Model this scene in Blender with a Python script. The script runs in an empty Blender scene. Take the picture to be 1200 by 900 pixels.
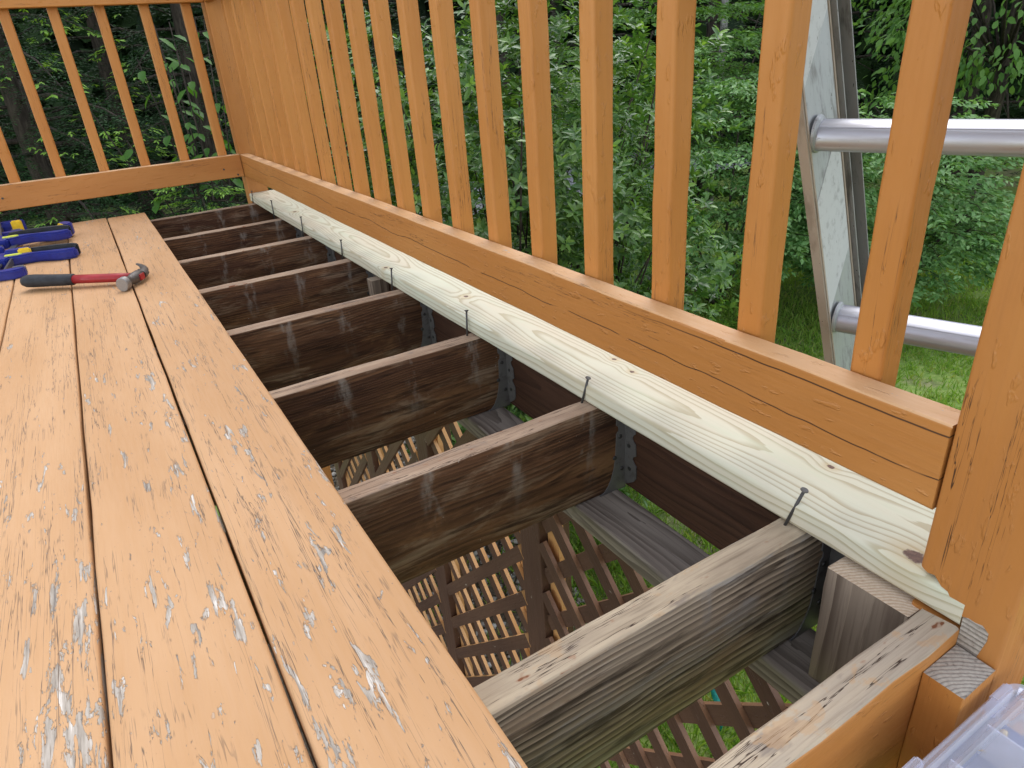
import bpy, bmesh, math, random
import numpy as np
from mathutils import Vector, Matrix

random.seed(7)
rng = np.random.default_rng(11)
SC = bpy.context.scene
COL = SC.collection
V = Vector

# ------------------------------------------------------------------ camera
cam_d = bpy.data.cameras.new("camera")
cam_d.sensor_width = 36.0
cam_d.lens = 23.88
cam_d.clip_start = 0.02
cam_d.clip_end = 400
cam = bpy.data.objects.new("camera", cam_d)
COL.objects.link(cam)
CAM_P = V((-0.1658, -0.4458, 0.5139))
def cam_axes(yaw, pit, rol):
    fw = V((math.sin(yaw) * math.cos(pit), math.cos(yaw) * math.cos(pit), math.sin(pit)))
    r = V((math.cos(yaw), -math.sin(yaw), 0)); u = r.cross(fw)
    return r * math.cos(rol) + u * math.sin(rol), -r * math.sin(rol) + u * math.cos(rol), fw
CR, CU, CF = cam_axes(0.5188, -0.4577, -0.0768)
cam.matrix_world = Matrix(((CR.x, CU.x, -CF.x, CAM_P.x), (CR.y, CU.y, -CF.y, CAM_P.y),
                           (CR.z, CU.z, -CF.z, CAM_P.z), (0, 0, 0, 1)))
SC.camera = cam

# ------------------------------------------------------------------ light
SUN_TO = V((0.36, 0.40, 0.84)).normalized()
sun_el = math.asin(SUN_TO.z)
sun_az = math.atan2(SUN_TO.x, SUN_TO.y)
W_ = bpy.data.worlds.new("World"); SC.world = W_; W_.use_nodes = True
wn = W_.node_tree.nodes; wl = W_.node_tree.links
bg = wn["Background"]
sky = wn.new("ShaderNodeTexSky"); sky.sky_type = 'NISHITA'; sky.sun_disc = False
sky.sun_elevation = sun_el; sky.sun_rotation = sun_az
sky.air_density = 1.0; sky.dust_density = 0.4; sky.ozone_density = 0.6
hs = wn.new("ShaderNodeHueSaturation"); hs.inputs['Saturation'].default_value = 0.35   # thin bright overcast: a paler sky
wl.new(sky.outputs[0], hs.inputs['Color']); wl.new(hs.outputs[0], bg.inputs[0]); bg.inputs[1].default_value = 0.15
sun_d = bpy.data.lights.new("sun", 'SUN'); sun_d.energy = 0.6; sun_d.angle = math.radians(45.0)
sun_d.color = (1.0, 0.95, 0.88)
sun = bpy.data.objects.new("sun", sun_d); COL.objects.link(sun)
sun.rotation_euler = (-SUN_TO).to_track_quat('-Z', 'Y').to_euler()
sun.location = (0, 0, 8)
SC.view_settings.view_transform = 'Standard'; SC.view_settings.look = 'None'
SC.view_settings.exposure = 1.58; SC.view_settings.gamma = 1.0
SC.view_settings.use_curve_mapping = False

# ------------------------------------------------------------------ node helpers
class NT:
    def __init__(s, name):
        s.m = bpy.data.materials.new(name); s.m.use_nodes = True
        s.n = s.m.node_tree.nodes; s.l = s.m.node_tree.links
        s.b = s.n["Principled BSDF"]; s.out = s.n["Material Output"]
    def node(s, t, **kw):
        n = s.n.new(t)
        for k, v in kw.items(): setattr(n, k, v)
        return n
    def put(s, sock, v):
        if hasattr(v, 'node'): s.l.new(v, sock)
        elif v is not None:
            if sock.type == 'RGBA' and len(v) == 3: v = (*v, 1)
            sock.default_value = v
    def math(s, op, a, b=None, c=None, clamp=False):
        n = s.node("ShaderNodeMath", operation=op); n.use_clamp = clamp
        s.put(n.inputs[0], a)
        if b is not None: s.put(n.inputs[1], b)
        if c is not None: s.put(n.inputs[2], c)
        return n.outputs[0]
    def vmath(s, op, a, b):
        n = s.node("ShaderNodeVectorMath", operation=op)
        s.put(n.inputs[0], a); s.put(n.inputs[1], b)
        return n.outputs[0]
    def mix(s, f, a, b, mode='MIX'):
        n = s.node("ShaderNodeMix", data_type='RGBA', blend_type=mode)
        s.put(n.inputs['Factor'], f); s.put(n.inputs[6], a); s.put(n.inputs[7], b)
        return n.outputs[2]
    def noise(s, vec, scale=5, detail=4, rough=.55, dist=0):
        n = s.node("ShaderNodeTexNoise"); s.put(n.inputs['Vector'], vec)
        n.inputs['Scale'].default_value = scale; n.inputs['Detail'].default_value = detail
        n.inputs['Roughness'].default_value = rough; n.inputs['Distortion'].default_value = dist
        return n.outputs['Fac']
    def step(s, v, lo, hi, a=0.0, b=1.0):
        n = s.node("ShaderNodeMapRange"); n.interpolation_type = 'SMOOTHSTEP'
        s.put(n.inputs[0], v); s.put(n.inputs[1], lo); s.put(n.inputs[2], hi)
        n.inputs[3].default_value = a; n.inputs[4].default_value = b
        return n.outputs[0]
    def ramp(s, f, stops):
        n = s.node("ShaderNodeValToRGB"); s.put(n.inputs[0], f); e = n.color_ramp.elements
        while len(e) < len(stops): e.new(0.5)
        for i, (p, c) in enumerate(stops):
            e[i].position = p; e[i].color = (*c, 1)
        return n.outputs[0]
    def coords(s, rand=True):
        """object coordinates (y runs along the grain), shifted per object"""
        tc = s.node("ShaderNodeTexCoord").outputs['Object']
        s.raw = tc
        if not rand: return tc
        oi = s.node("ShaderNodeObjectInfo").outputs['Random']
        s.rnd = oi
        cb = s.node("ShaderNodeCombineXYZ")
        s.put(cb.inputs[0], s.math('MULTIPLY', oi, 0.83)); s.put(cb.inputs[1], s.math('MULTIPLY', oi, 37.0))
        s.put(cb.inputs[2], s.math('MULTIPLY', oi, 5.1))
        return s.vmath('ADD', tc, cb.outputs[0])
    def stretch(s, vec, sc):
        return s.vmath('MULTIPLY', vec, sc)
    def sep(s, vec):
        n = s.node("ShaderNodeSeparateXYZ"); s.put(n.inputs[0], vec); return n.outputs
    def rings(s, vec, spacing, pith=(0, 0, -.05), wob=.012, wfreq=2.2, dist=0.0):
        """growth rings about an axis along y; slow wobble gives cathedral figures"""
        w1 = s.math('SUBTRACT', s.noise(s.stretch(vec, (6, wfreq, 6)), 1, 2), .5)
        w2 = s.math('SUBTRACT', s.noise(s.stretch(s.vmath('ADD', vec, (3.3, 7.7, 1.1)), (6, wfreq, 6)), 1, 2), .5)
        x, y, z = s.sep(s.raw)
        dx = s.math('ADD', s.math('SUBTRACT', x, pith[0]), s.math('MULTIPLY', w1, wob * 2))
        dz = s.math('ADD', s.math('SUBTRACT', z, pith[2]), s.math('MULTIPLY', w2, wob * 4))
        d = s.math('SQRT', s.math('ADD', s.math('MULTIPLY', dx, dx), s.math('MULTIPLY', dz, dz)))
        fine = s.math('MULTIPLY', s.math('SUBTRACT', s.noise(s.stretch(vec, (40, 6, 40)), 1, 3), .5), .006)
        d = s.math('ADD', d, fine)
        return s.math('FRACT', s.math('DIVIDE', d, spacing))
    def bump(s, h, strength, dist=.002, prev=None):
        n = s.node("ShaderNodeBump"); n.inputs['Strength'].default_value = strength
        n.inputs['Distance'].default_value = dist; s.put(n.inputs['Height'], h)
        if prev is not None: s.put(n.inputs['Normal'], prev)
        return n.outputs[0]
    def done(s, col, rough=.6, normal=None, spec=.3, **kw):
        s.put(s.b.inputs['Base Color'], col); s.put(s.b.inputs['Roughness'], rough)
        s.b.inputs['Specular IOR Level'].default_value = spec
        if normal is not None: s.put(s.b.inputs['Normal'], normal)
        for k, v in kw.items(): s.put(s.b.inputs[k.replace('_', ' ')], v)
        return s.m

# ------------------------------------------------------------------ materials
def mat_paint(name, base, alt, crackcol=(.075, .032, .014), cracks=1.0, ridge=.5, topcrack=False, wear=0.0):
    t = NT(name); p = t.coords()
    big = t.noise(t.stretch(p, (9, 2.2, 9)), 1, 4)
    col = t.mix(t.step(big, .35, .7), base, alt)
    grain = t.noise(t.stretch(p, (170, 7, 170)), 1, 5, .6)
    col = t.mix(t.math('MULTIPLY', t.step(grain, .45, .8), .22), col, tuple(c * .72 for c in base))
    # cracks: narrow bands of a stretched noise, broken up by a mask
    c1 = t.noise(t.stretch(p, (46, 1.3, 46)), 1, 5, .62, .3)
    c1 = t.math('ABSOLUTE', t.math('SUBTRACT', c1, .5))
    msk = t.step(t.noise(t.stretch(p, (13, 2.6, 13)), 1, 3), .53, .60)
    crk = t.math('MULTIPLY', t.step(c1, .0012, .0048, 1, 0), msk)
    crk = t.math('MULTIPLY', crk, cracks)
    if topcrack:
        x, y, z = t.sep(t.raw)
        wob = t.math('MULTIPLY', t.math('SUBTRACT', t.noise(t.stretch(t.raw, (1, 5, 1)), 1, 3), .5), .011)
        dz = t.math('ABSOLUTE', t.math('SUBTRACT', t.math('SUBTRACT', z, .0365), wob))
        lng = t.step(y, .55, .25)
        tc = t.math('MULTIPLY', t.step(dz, .0005, .0014, 1, 0), lng)
        wob2 = t.math('MULTIPLY', t.math('SUBTRACT', t.noise(t.stretch(t.raw, (1, 3.1, 1)), 1, 4), .5), .03)
        slope = t.math('MULTIPLY', y, .007)
        dz2 = t.math('ABSOLUTE', t.math('SUBTRACT', t.math('ADD', t.math('SUBTRACT', z, slope), .012), wob2))
        br = t.step(t.noise(t.stretch(t.raw, (1, 9, 1)), 1, 2), .36, .44)
        tc2 = t.math('MULTIPLY', t.step(dz2, .0004, .0012, 1, 0), br)
        crk = t.math('MAXIMUM', crk, t.math('MAXIMUM', tc, tc2))
    col = t.mix(crk, col, crackcol)
    if wear:
        wm = t.noise(t.stretch(p, (60, 22, 60)), 1, 5, .62)
        ws = t.step(wm, .70 - wear * .03, .72 - wear * .03)
        col = t.mix(ws, col, (.42, .36, .30))
    blob = t.noise(t.stretch(p, (30, 16, 30)), 1, 3)
    blist = t.step(t.noise(t.stretch(p, (95, 30, 95)), 1, 3), .60, .70)
    n1 = t.bump(grain, ridge * .55, .0012)
    n2 = t.bump(t.math('ADD', blob, t.math('MULTIPLY', blist, .8)), .6, .0022, n1)
    n3 = t.bump(crk, -1.0, .003, n2)
    return t.done(col, t.step(grain, .3, .8, .42, .62), n3, .38)

M = {}
M['rail_paint'] = mat_paint('rail_paint', (.43, .172, .040), (.48, .205, .054), cracks=.9, ridge=.8, topcrack=True)
M['paint'] = mat_paint('paint', (.46, .180, .038), (.51, .215, .052), cracks=.9, ridge=.8)
M['paint_post'] = mat_paint('paint_post', (.43, .170, .040), (.475, .20, .052), cracks=1.0, ridge=.5)
M['faded_sheen_top'] = mat_paint('faded_sheen_top', (.57, .32, .145), (.62, .38, .20), cracks=.8, ridge=.7, wear=.35)  # faded worn paint, with pale sky sheen put into the colour
M['lattice_out'] = mat_paint('lattice_out', (.56, .29, .11), (.62, .34, .15), cracks=.3)  # stain of the outer faces, also painted as light on upward slat edges
M['lattice_lit_edge'] = mat_paint('lattice_lit_edge', (.20, .10, .058), (.28, .15, .085), cracks=.3)  # dimmer light painted on upward slat edges of the right panel
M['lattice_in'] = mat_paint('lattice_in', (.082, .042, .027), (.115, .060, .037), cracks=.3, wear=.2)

def mat_deck():
    t = NT('deck_paint'); p = t.coords()
    x, y, z = t.sep(t.raw)
    big = t.noise(t.stretch(p, (8, 1.6, 8)), 1, 4)
    col = t.mix(t.step(big, .35, .68), (.48, .265, .120), (.54, .315, .158))
    grain = t.noise(t.stretch(p, (210, 9, 210)), 1, 5, .6)
    col = t.mix(t.math('MULTIPLY', t.step(grain, .5, .8), .2), col, (.38, .20, .085))
    # hair cracks and long checks along the grain
    c1 = t.math('ABSOLUTE', t.math('SUBTRACT', t.noise(t.stretch(p, (60, 1.3, 60)), 1, 5, .62, .4), .5))
    m1 = t.step(t.noise(t.stretch(p, (26, 3.5, 26)), 1, 4), .44, .52)
    ck = t.math('MULTIPLY', t.step(c1, .002, .008, 1, 0), m1)
    c2 = t.math('ABSOLUTE', t.math('SUBTRACT', t.noise(t.stretch(p, (120, 5, 120)), 1, 2, .6, .2), .5))
    m2 = t.step(t.noise(t.stretch(t.vmath('ADD', p, (4, 2, 0)), (30, 9, 30)), 1, 4), .52, .60)
    ck2 = t.math('MULTIPLY', t.step(c2, .006, .02, 1, 0), m2)
    cracks = t.math('MAXIMUM', ck, t.math('MULTIPLY', ck2, .55))
    # flaked patches: bare silver wood and old primer
    reg = t.noise(t.stretch(t.vmath('ADD', p, (1.7, .4, 0)), (9, 1.9, 9)), 1, 3)
    fl = t.noise(t.stretch(p, (78, 13, 78)), 1, 6, .66, .5)
    near = t.step(y, .55, 2.3, .074, -.016)
    lvl = t.math('ADD', t.math('ADD', fl, t.math('MULTIPLY', t.math('SUBTRACT', reg, .5), .34)), near)
    flake = t.step(lvl, .640, .651)
    edge = t.math('MULTIPLY', t.step(lvl, .622, .640), t.math('SUBTRACT', 1.0, flake))
    dots = t.noise(t.stretch(p, (120, 45, 120)), 1, 3, .6)
    dots = t.math('MULTIPLY', t.step(dots, .70, .715), t.step(reg, .42, .55))
    flake = t.math('MAXIMUM', flake, dots)
    fine = t.noise(t.stretch(p, (190, 12, 190)), 1, 4, .7)
    bare = t.ramp(fine, [(.30, (.17, .145, .12)), (.44, (.33, .28, .225)), (.56, (.46, .40, .335)), (.66, (.66, .60, .53))])
    col = t.mix(t.math('MULTIPLY', edge, .25), col, (.30, .17, .08))
    col = t.mix(flake, col, bare)
    col = t.mix(t.math('MULTIPLY', cracks, .92), col, (.13, .085, .055))
    spk = t.noise(t.stretch(p, (260, 150, 260)), 1, 2)
    col = t.mix(t.math('MULTIPLY', t.step(spk, .71, .75), .6), col, (.20, .15, .11))
    n1 = t.bump(grain, .35, .0010)
    n2 = t.bump(t.math('ADD', t.math('MULTIPLY', flake, -1.0), t.math('MULTIPLY', big, .3)), 1.0, .0014, n1)
    n3 = t.bump(cracks, -1.0, .0022, n2)
    return t.done(col, t.step(fine, .3, .7, .5, .72), n3, .32)
M['deck'] = mat_deck()

def mat_joist(name, c_a, c_b, c_c, spacing=.0065, pith=(.0, 0, -.03), bump=.6, stain=True, streak=.5, blotch=None, even=.35):
    t = NT(name); p = t.coords()
    r = t.rings(p, spacing, pith, .02, 1.4)
    irr = t.noise(t.stretch(p, (30, 2.2, 60)), 1, 3)
    saw = t.math('MULTIPLY', t.step(r, .1, .95), t.step(irr, .36, .60, even, 1.0))
    grain = t.noise(t.stretch(p, (230, 5, 230)), 1, 5, .62)
    big = t.noise(t.stretch(p, (7, 2.5, 9)), 1, 4)
    col = t.mix(t.step(big, .35, .68), c_a, c_b)
    col = t.mix(t.math('MULTIPLY', saw, streak), col, c_c)
    col = t.mix(t.math('MULTIPLY', t.step(grain, .48, .72), .45), col, c_c)
    if blotch:
        for i, b in enumerate(blotch):
            bn = t.noise(t.stretch(t.vmath('ADD', p, (3.1 * i, 5.7 * i + 2, 1.3)), (10, 4, 18)), 1, 6, .68, .6)
            lim = t.math('MULTIPLY', t.step(bn, .50, .66), t.math('SUBTRACT', .75, t.math('MULTIPLY', saw, .55)))
            col = t.mix(lim, col, b)
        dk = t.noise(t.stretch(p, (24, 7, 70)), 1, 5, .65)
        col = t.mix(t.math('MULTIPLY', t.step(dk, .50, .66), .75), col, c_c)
    if stain:   # drip marks under the joints of the old boards
        x, y, z = t.sep(t.raw)
        per = t.math('ABSOLUTE', t.math('SUBTRACT', t.math('FRACT', t.math('DIVIDE', t.math('ADD', y, .0), .1455)), .5))
        wv = t.math('MULTIPLY', t.math('SUBTRACT', t.noise(t.stretch(p, (3, 30, 30)), 1, 3), .5), .25)
        dr = t.step(t.math('ADD', per, wv), .02, .14, 1, 0)
        fade = t.step(z, -.09, .08)
        brk = t.step(t.noise(t.stretch(p, (40, 60, 25)), 1, 4), .42, .66)
        col = t.mix(t.math('MULTIPLY', t.math('MULTIPLY', dr, fade), t.math('MULTIPLY', brk, .55)), col, (.33, .29, .25))
        fl = t.noise(t.stretch(p, (220, 140, 220)), 1, 2)
        col = t.mix(t.math('MULTIPLY', t.step(fl, .755, .78), .6), col, (.5, .47, .42))
    n1 = t.bump(saw, bump, .0016)
    n2 = t.bump(grain, bump * .8, .0012, n1)
    return t.done(col, .68, n2, .25)
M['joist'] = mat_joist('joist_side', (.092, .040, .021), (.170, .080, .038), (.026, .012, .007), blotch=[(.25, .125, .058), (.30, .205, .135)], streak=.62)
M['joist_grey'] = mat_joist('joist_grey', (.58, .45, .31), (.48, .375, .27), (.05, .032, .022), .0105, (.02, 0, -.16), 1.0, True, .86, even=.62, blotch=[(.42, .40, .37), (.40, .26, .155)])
M['beam'] = mat_joist('beam_wood', (.27, .225, .185), (.36, .305, .25), (.075, .053, .040), .008, (.01, 0, -.05), .9, False, .7)
M['rim'] = mat_joist('rim_wood', (.075, .034, .020), (.11, .052, .03), (.03, .014, .009), .007, (.03, 0, .0), .8, False, .6)
M['block'] = mat_joist('block_wood', (.33, .25, .18), (.26, .195, .14), (.085, .055, .038), .016, (-.03, 0, -.03), .6, False, .75)

def mat_joist_top(name, c_a, c_b, dark, paint=.0):
    t = NT(name); p = t.coords()
    big = t.noise(t.stretch(p, (30, 5, 30)), 1, 5, .62)
    col = t.mix(t.step(big, .34, .68), c_a, c_b)
    grain = t.noise(t.stretch(p, (260, 6, 260)), 1, 5, .62)
    col = t.mix(t.math('MULTIPLY', t.step(grain, .47, .7), .5), col, dark)
    st = t.noise(t.stretch(p, (40, 14, 40)), 1, 4, .6)
    col = t.mix(t.math('MULTIPLY', t.step(st, .58, .7), .55), col, (.17, .14, .125))
    ck = t.math('ABSOLUTE', t.math('SUBTRACT', t.noise(t.stretch(p, (55, 1.6, 55)), 1, 5, .62, .3), .5))
    ck = t.math('MULTIPLY', t.step(ck, .002, .009, 1, 0), t.step(t.noise(t.stretch(p, (12, 3, 12)), 1, 3), .48, .56))
    col = t.mix(ck, col, (.055, .032, .022))
    # rusty nail holes
    rs = t.noise(t.stretch(p, (75, 34, 75)), 1, 2)
    col = t.mix(t.step(rs, .70, .73), col, (.12, .045, .022))
    col = t.mix(t.math('MULTIPLY', t.step(rs, .65, .70), .4), col, (.28, .11, .05))
    if paint:
        pm = t.noise(t.stretch(p, (30, 18, 30)), 1, 5, .6)
        col = t.mix(t.math('MULTIPLY', t.step(pm, .60, .64), paint), col, (.50, .29, .13))
    n1 = t.bump(grain, .7, .0014); n2 = t.bump(ck, -1, .004, n1)
    return t.done(col, .75, n2, .2)
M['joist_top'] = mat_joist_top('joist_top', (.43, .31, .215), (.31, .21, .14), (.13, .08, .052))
M['joist_top_grey'] = mat_joist_top('joist_top_grey', (.49, .395, .275), (.36, .285, .20), (.14, .098, .062), .25)
M['joist_top_worn'] = mat_joist_top('joist_top_worn', (.50, .40, .28), (.40, .33, .25), (.19, .14, .10), .4)
def mat_end(name, a, b, dark):
    t = NT(name); p = t.coords()
    r = t.step(t.rings(p, .0046, (.055, 0, -.075), .002, 1), .35, .95)
    n = t.noise(t.stretch(p, (240, 240, 240)), 1, 5, .65)
    col = t.mix(t.step(n, .3, .7), a, b)
    col = t.mix(t.math('MULTIPLY', r, .6), col, dark)
    col = t.mix(t.math('MULTIPLY', t.step(n, .6, .72), .6), col, dark)
    return t.done(col, .8, t.bump(t.math('ADD', r, n), .6, .0012), .2)
M['end_cut'] = mat_end('end_cut', (.64, .52, .39), (.54, .42, .30), (.36, .22, .13))
M['end_grey'] = mat_end('end_grey', (.48, .43, .36), (.36, .31, .26), (.10, .082, .07))

def mat_pine():
    t = NT('new_pine'); p = t.coords(False)
    x, y, z = t.sep(t.raw)
    # knots as local bends of the figure
    knots = [(-.006, 1.16, .006), (-.058, 1.53, .006), (-.03, 2.54, .008), (-.049, .062, .0105), (.03, .66, .004), (.02, .60, .004), (.028, .22, .004)]
    push = None; spot = None; halo = None
    for kx, ky, kr in knots:
        dx = t.math('SUBTRACT', x, kx); dy = t.math('MULTIPLY', t.math('SUBTRACT', y, ky), .72)
        d = t.math('SQRT', t.math('ADD', t.math('MULTIPLY', dx, dx), t.math('MULTIPLY', dy, dy)))
        wob = t.math('MULTIPLY', t.math('SUBTRACT', t.noise(t.stretch(t.raw, (150, 150, 150)), 1, 2), .5), kr * .9)
        dd = t.math('ADD', d, wob)
        s = t.step(dd, kr * .7, kr * 1.02, 1, 0)
        h = t.step(d, kr * .9, kr * 3.2, 1, 0)
        g = t.math('MULTIPLY', t.step(d, 0.0, kr * 7, 1, 0), kr * 1.6)
        push = g if push is None else t.math('ADD', push, g)
        spot = s if spot is None else t.math('MAXIMUM', spot, s)
        halo = h if halo is None else t.math('MAXIMUM', halo, h)
    w1 = t.math('SUBTRACT', t.noise(t.stretch(t.raw, (3, 1.1, 3)), 1, 1), .5)
    w2 = t.math('SUBTRACT', t.noise(t.stretch(t.vmath('ADD', t.raw, (3.3, 17.7, 1.1)), (3, 1.7, 3)), 1, 1), .5)
    dx = t.math('ADD', t.math('ADD', x, .006), t.math('MULTIPLY', w1, .035))
    dz = t.math('ADD', t.math('ADD', z, .030), t.math('ADD', t.math('MULTIPLY', w2, .06), push))
    d = t.math('SQRT', t.math('ADD', t.math('MULTIPLY', dx, dx), t.math('MULTIPLY', dz, dz)))
    d = t.math('ADD', d, t.math('MULTIPLY', t.math('SUBTRACT', t.noise(t.stretch(t.raw, (60, 9, 60)), 1, 3), .5), .0035))
    f = t.math('FRACT', t.math('DIVIDE', d, .0056))
    late = t.math('MULTIPLY', t.step(f, .52, .93), t.step(f, .96, 1.0, 1, 0))
    big = t.noise(t.stretch(t.raw, (9, 1.6, 9)), 1, 4)
    col = t.mix(t.step(big, .35, .66), (.59, .585, .455), (.60, .53, .40))
    col = t.mix(t.math('MULTIPLY', late, .68), col, (.36, .29, .165))
    fine = t.noise(t.stretch(t.raw, (320, 9, 320)), 1, 4, .6)
    col = t.mix(t.math('MULTIPLY', t.step(fine, .5, .75), .16), col, (.46, .42, .28))
    gr = t.noise(t.stretch(t.raw, (40, 5, 40)), 1, 4)
    col = t.mix(t.math('MULTIPLY', t.step(gr, .52, .72), .30), col, (.50, .56, .40))
    col = t.mix(t.math('MULTIPLY', halo, .45), col, (.50, .36, .17))
    col = t.mix(spot, col, t.mix(t.noise(t.stretch(t.raw, (300, 300, 300)), 1, 2), (.05, .022, .018), (.22, .12, .08)))
    n1 = t.bump(late, .25, .0006); n2 = t.bump(fine, .2, .0005, n1)
    return t.done(col, .55, n2, .3)
M['pine'] = mat_pine()
def mat_pine_end():
    t = NT('new_pine_end'); p = t.coords()
    g = t.noise(t.stretch(p, (150, 150, 150)), 1, 4)
    return t.done(t.mix(g, (.50, .50, .34), (.66, .62, .44)), .7)
M['pine_end'] = mat_pine_end()

def mat_metal(name, col, rough, metallic, dirt=(.1, .08, .06), amt=.3, sc=40, vstretch=(1, 1, 1)):
    t = NT(name); p = t.coords()
    n = t.noise(t.stretch(p, tuple(sc * v for v in vstretch)), 1, 5, .65)
    c = t.mix(t.math('MULTIPLY', t.step(n, .5, .68), amt), col, dirt)
    sp = t.noise(t.stretch(p, (240, 90, 240)), 1, 2)
    c = t.mix(t.math('MULTIPLY', t.step(sp, .72, .75), amt * 1.6, clamp=True), c, tuple(d * .5 for d in dirt))
    return t.done(c, t.step(n, .35, .7, rough, min(1, rough + .2)), t.bump(n, .12, .0005), .5, Metallic=metallic)
M['galv'] = mat_metal('weathered_galvanized', (.165, .155, .15), .6, .3, (.075, .06, .05), .5, 45)
M['nail'] = mat_metal('nail_steel', (.07, .065, .062), .45, .5, (.05, .04, .035), .4, 300)
M['alu'] = mat_metal('rung_aluminium', (.46, .46, .50), .36, .8, (.30, .27, .25), .35, 60, (1, .12, 1))
M['alu_web'] = mat_metal('stile_aluminium', (.40, .41, .42), .5, .6, (.12, .10, .085), .5, 50, (1, .3, 1))
M['alu_dark'] = mat_metal('stile_grimy', (.27, .265, .26), .55, .5, (.07, .06, .05), .7, 60, (1, .2, 1))
M['alu_tan'] = mat_metal('stile_edge_tan', (.40, .33, .27), .55, .3, (.20, .15, .11), .5, 40, (1, .3, 1))
M['sticker'] = mat_metal('sticker', (.52, .525, .53), .5, 0.0, (.27, .265, .26), .6, 55)
M['steel'] = mat_metal('hammer_steel', (.115, .105, .098), .4, .7, (.10, .07, .05), .5, 120)
M['steel_face'] = mat_metal('hammer_face', (.27, .26, .25), .38, .75, (.25, .2, .17), .3, 160)

def mat_plain(name, col, rough=.4, spec=.4, var=.12, sc=60, **kw):
    t = NT(name); p = t.coords()
    n = t.noise(t.stretch(p, (sc, sc, sc)), 1, 4)
    c = t.mix(t.step(n, .3, .7), tuple(v * (1 - var) for v in col), tuple(min(1, v * (1 + var)) for v in col))
    return t.done(c, rough, t.bump(n, .08, .0006), spec, **kw)
M['red'] = mat_plain('handle_red', (.30, .015, .018), .42)
M['rubber'] = mat_plain('rubber_black', (.022, .024, .028), .62, .3, .25)
M['blue'] = mat_plain('clamp_blue', (.010, .020, .20), .38)
M['yellow'] = mat_plain('clamp_yellow', (.74, .50, .02), .4)
M['lime'] = mat_plain('clamp_lime', (.62, .66, .08), .4)
M['bar'] = mat_plain('clamp_bar', (.045, .045, .05), .42, .5)
M['grey_pad'] = mat_plain('pad_grey', (.16, .15, .15), .6)
M['teal'] = mat_plain('teal_plastic', (.01, .24, .22), .4)
M['screw'] = mat_plain('screw_brass', (.62, .46, .20), .35, .5, .2, Metallic=.7)
M['tray'] = mat_plain('tray_blue', (.10, .14, .30), .5)
M['tray_grey'] = mat_plain('divider_grey', (.58, .59, .65), .4)
def mat_clear():
    t = NT('clear_plastic'); p = t.coords()
    n = t.noise(t.stretch(p, (50, 50, 50)), 1, 3)
    t.done((.78, .79, .87), .22, t.bump(n, .06, .001), .5)
    tr = t.node("ShaderNodeBsdfTransparent"); tr.inputs[0].default_value = (.93, .94, 1.0, 1)
    fr = t.node("ShaderNodeLayerWeight"); fr.inputs[0].default_value = .35
    mx = t.node("ShaderNodeMixShader"); t.put(mx.inputs[0], t.math('ADD', t.math('MULTIPLY', fr.outputs['Facing'], .5), .19, clamp=True))
    t.l.new(tr.outputs[0], mx.inputs[1]); t.l.new(t.b.outputs[0], mx.inputs[2]); t.l.new(mx.outputs[0], t.out.inputs[0])
    return t.m
M['clear'] = mat_clear()

def mat_leaf(name, cols, rough=.5, trans=.3, spec=.16, tcol=None):
    t = NT(name)
    g = t.node("ShaderNodeNewGeometry").outputs['Random Per Island']
    o = t.node("ShaderNodeObjectInfo").outputs['Random']
    f = t.math('FRACT', t.math('ADD', g, o))
    c = t.ramp(f, [(i / (len(cols) - 1), k) for i, k in enumerate(cols)])
    t.done(c, rough, None, spec)
    tr = t.node("ShaderNodeBsdfTranslucent")
    t.put(tr.inputs[0], t.mix(1.0, c, (1.5, 1.5, .6), 'MULTIPLY'))
    mx = t.node("ShaderNodeMixShader"); mx.inputs[0].default_value = trans
    t.l.new(t.b.outputs[0], mx.inputs[1]); t.l.new(tr.outputs[0], mx.inputs[2])
    t.l.new(mx.outputs[0], t.out.inputs[0])
    return t.m
M['leaf_rhodo'] = mat_leaf('broad_leaf', [(.034, .095, .018), (.065, .155, .030), (.150, .265, .062), (.055, .13, .026)], .32, .25, .45)
M['leaf_rhodo_new'] = mat_leaf('broad_leaf_new', [(.20, .33, .07), (.15, .28, .06)], .4, .35)
M['leaf_shrub'] = mat_leaf('shrub_leaf', [(.07, .18, .05), (.15, .30, .095), (.23, .38, .15), (.10, .23, .07)], .42, .3, .3)
M['leaf_sap'] = mat_leaf('sapling_leaf', [(.05, .14, .022), (.08, .18, .03)], .42, .35)
M['leaf_tree'] = mat_leaf('tree_leaf', [(.06, .15, .035), (.10, .21, .05), (.14, .26, .07)], .45, .35)
M['needle'] = mat_leaf('needles', [(.010, .034, .010), (.018, .056, .016), (.034, .095, .025)], .5, .15)
M['needle_far'] = mat_leaf('needles_far', [(.009, .022, .008), (.017, .038, .013), (.030, .062, .018)], .55, .15)
M['needle_new'] = mat_leaf('needles_new', [(.20, .38, .06), (.27, .45, .08), (.15, .30, .05)], .45, .3)
M['grass'] = mat_leaf('grass_blade', [(.17, .33, .05), (.25, .41, .08), (.33, .46, .11), (.19, .35, .06), (.42, .42, .16)], .5, .45)
def mat_bark(name, a, b):
    t = NT(name); p = t.coords()
    n = t.noise(t.stretch(p, (40, 40, 8)), 1, 5, .65)
    return t.done(t.mix(t.step(n, .35, .65), a, b), .85, t.bump(n, .7, .01), .2)
M['bark'] = mat_bark('bark', (.026, .020, .016), (.065, .052, .042))
M['bark_grey'] = mat_bark('bark_grey', (.20, .19, .18), (.33, .32, .31))

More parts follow.
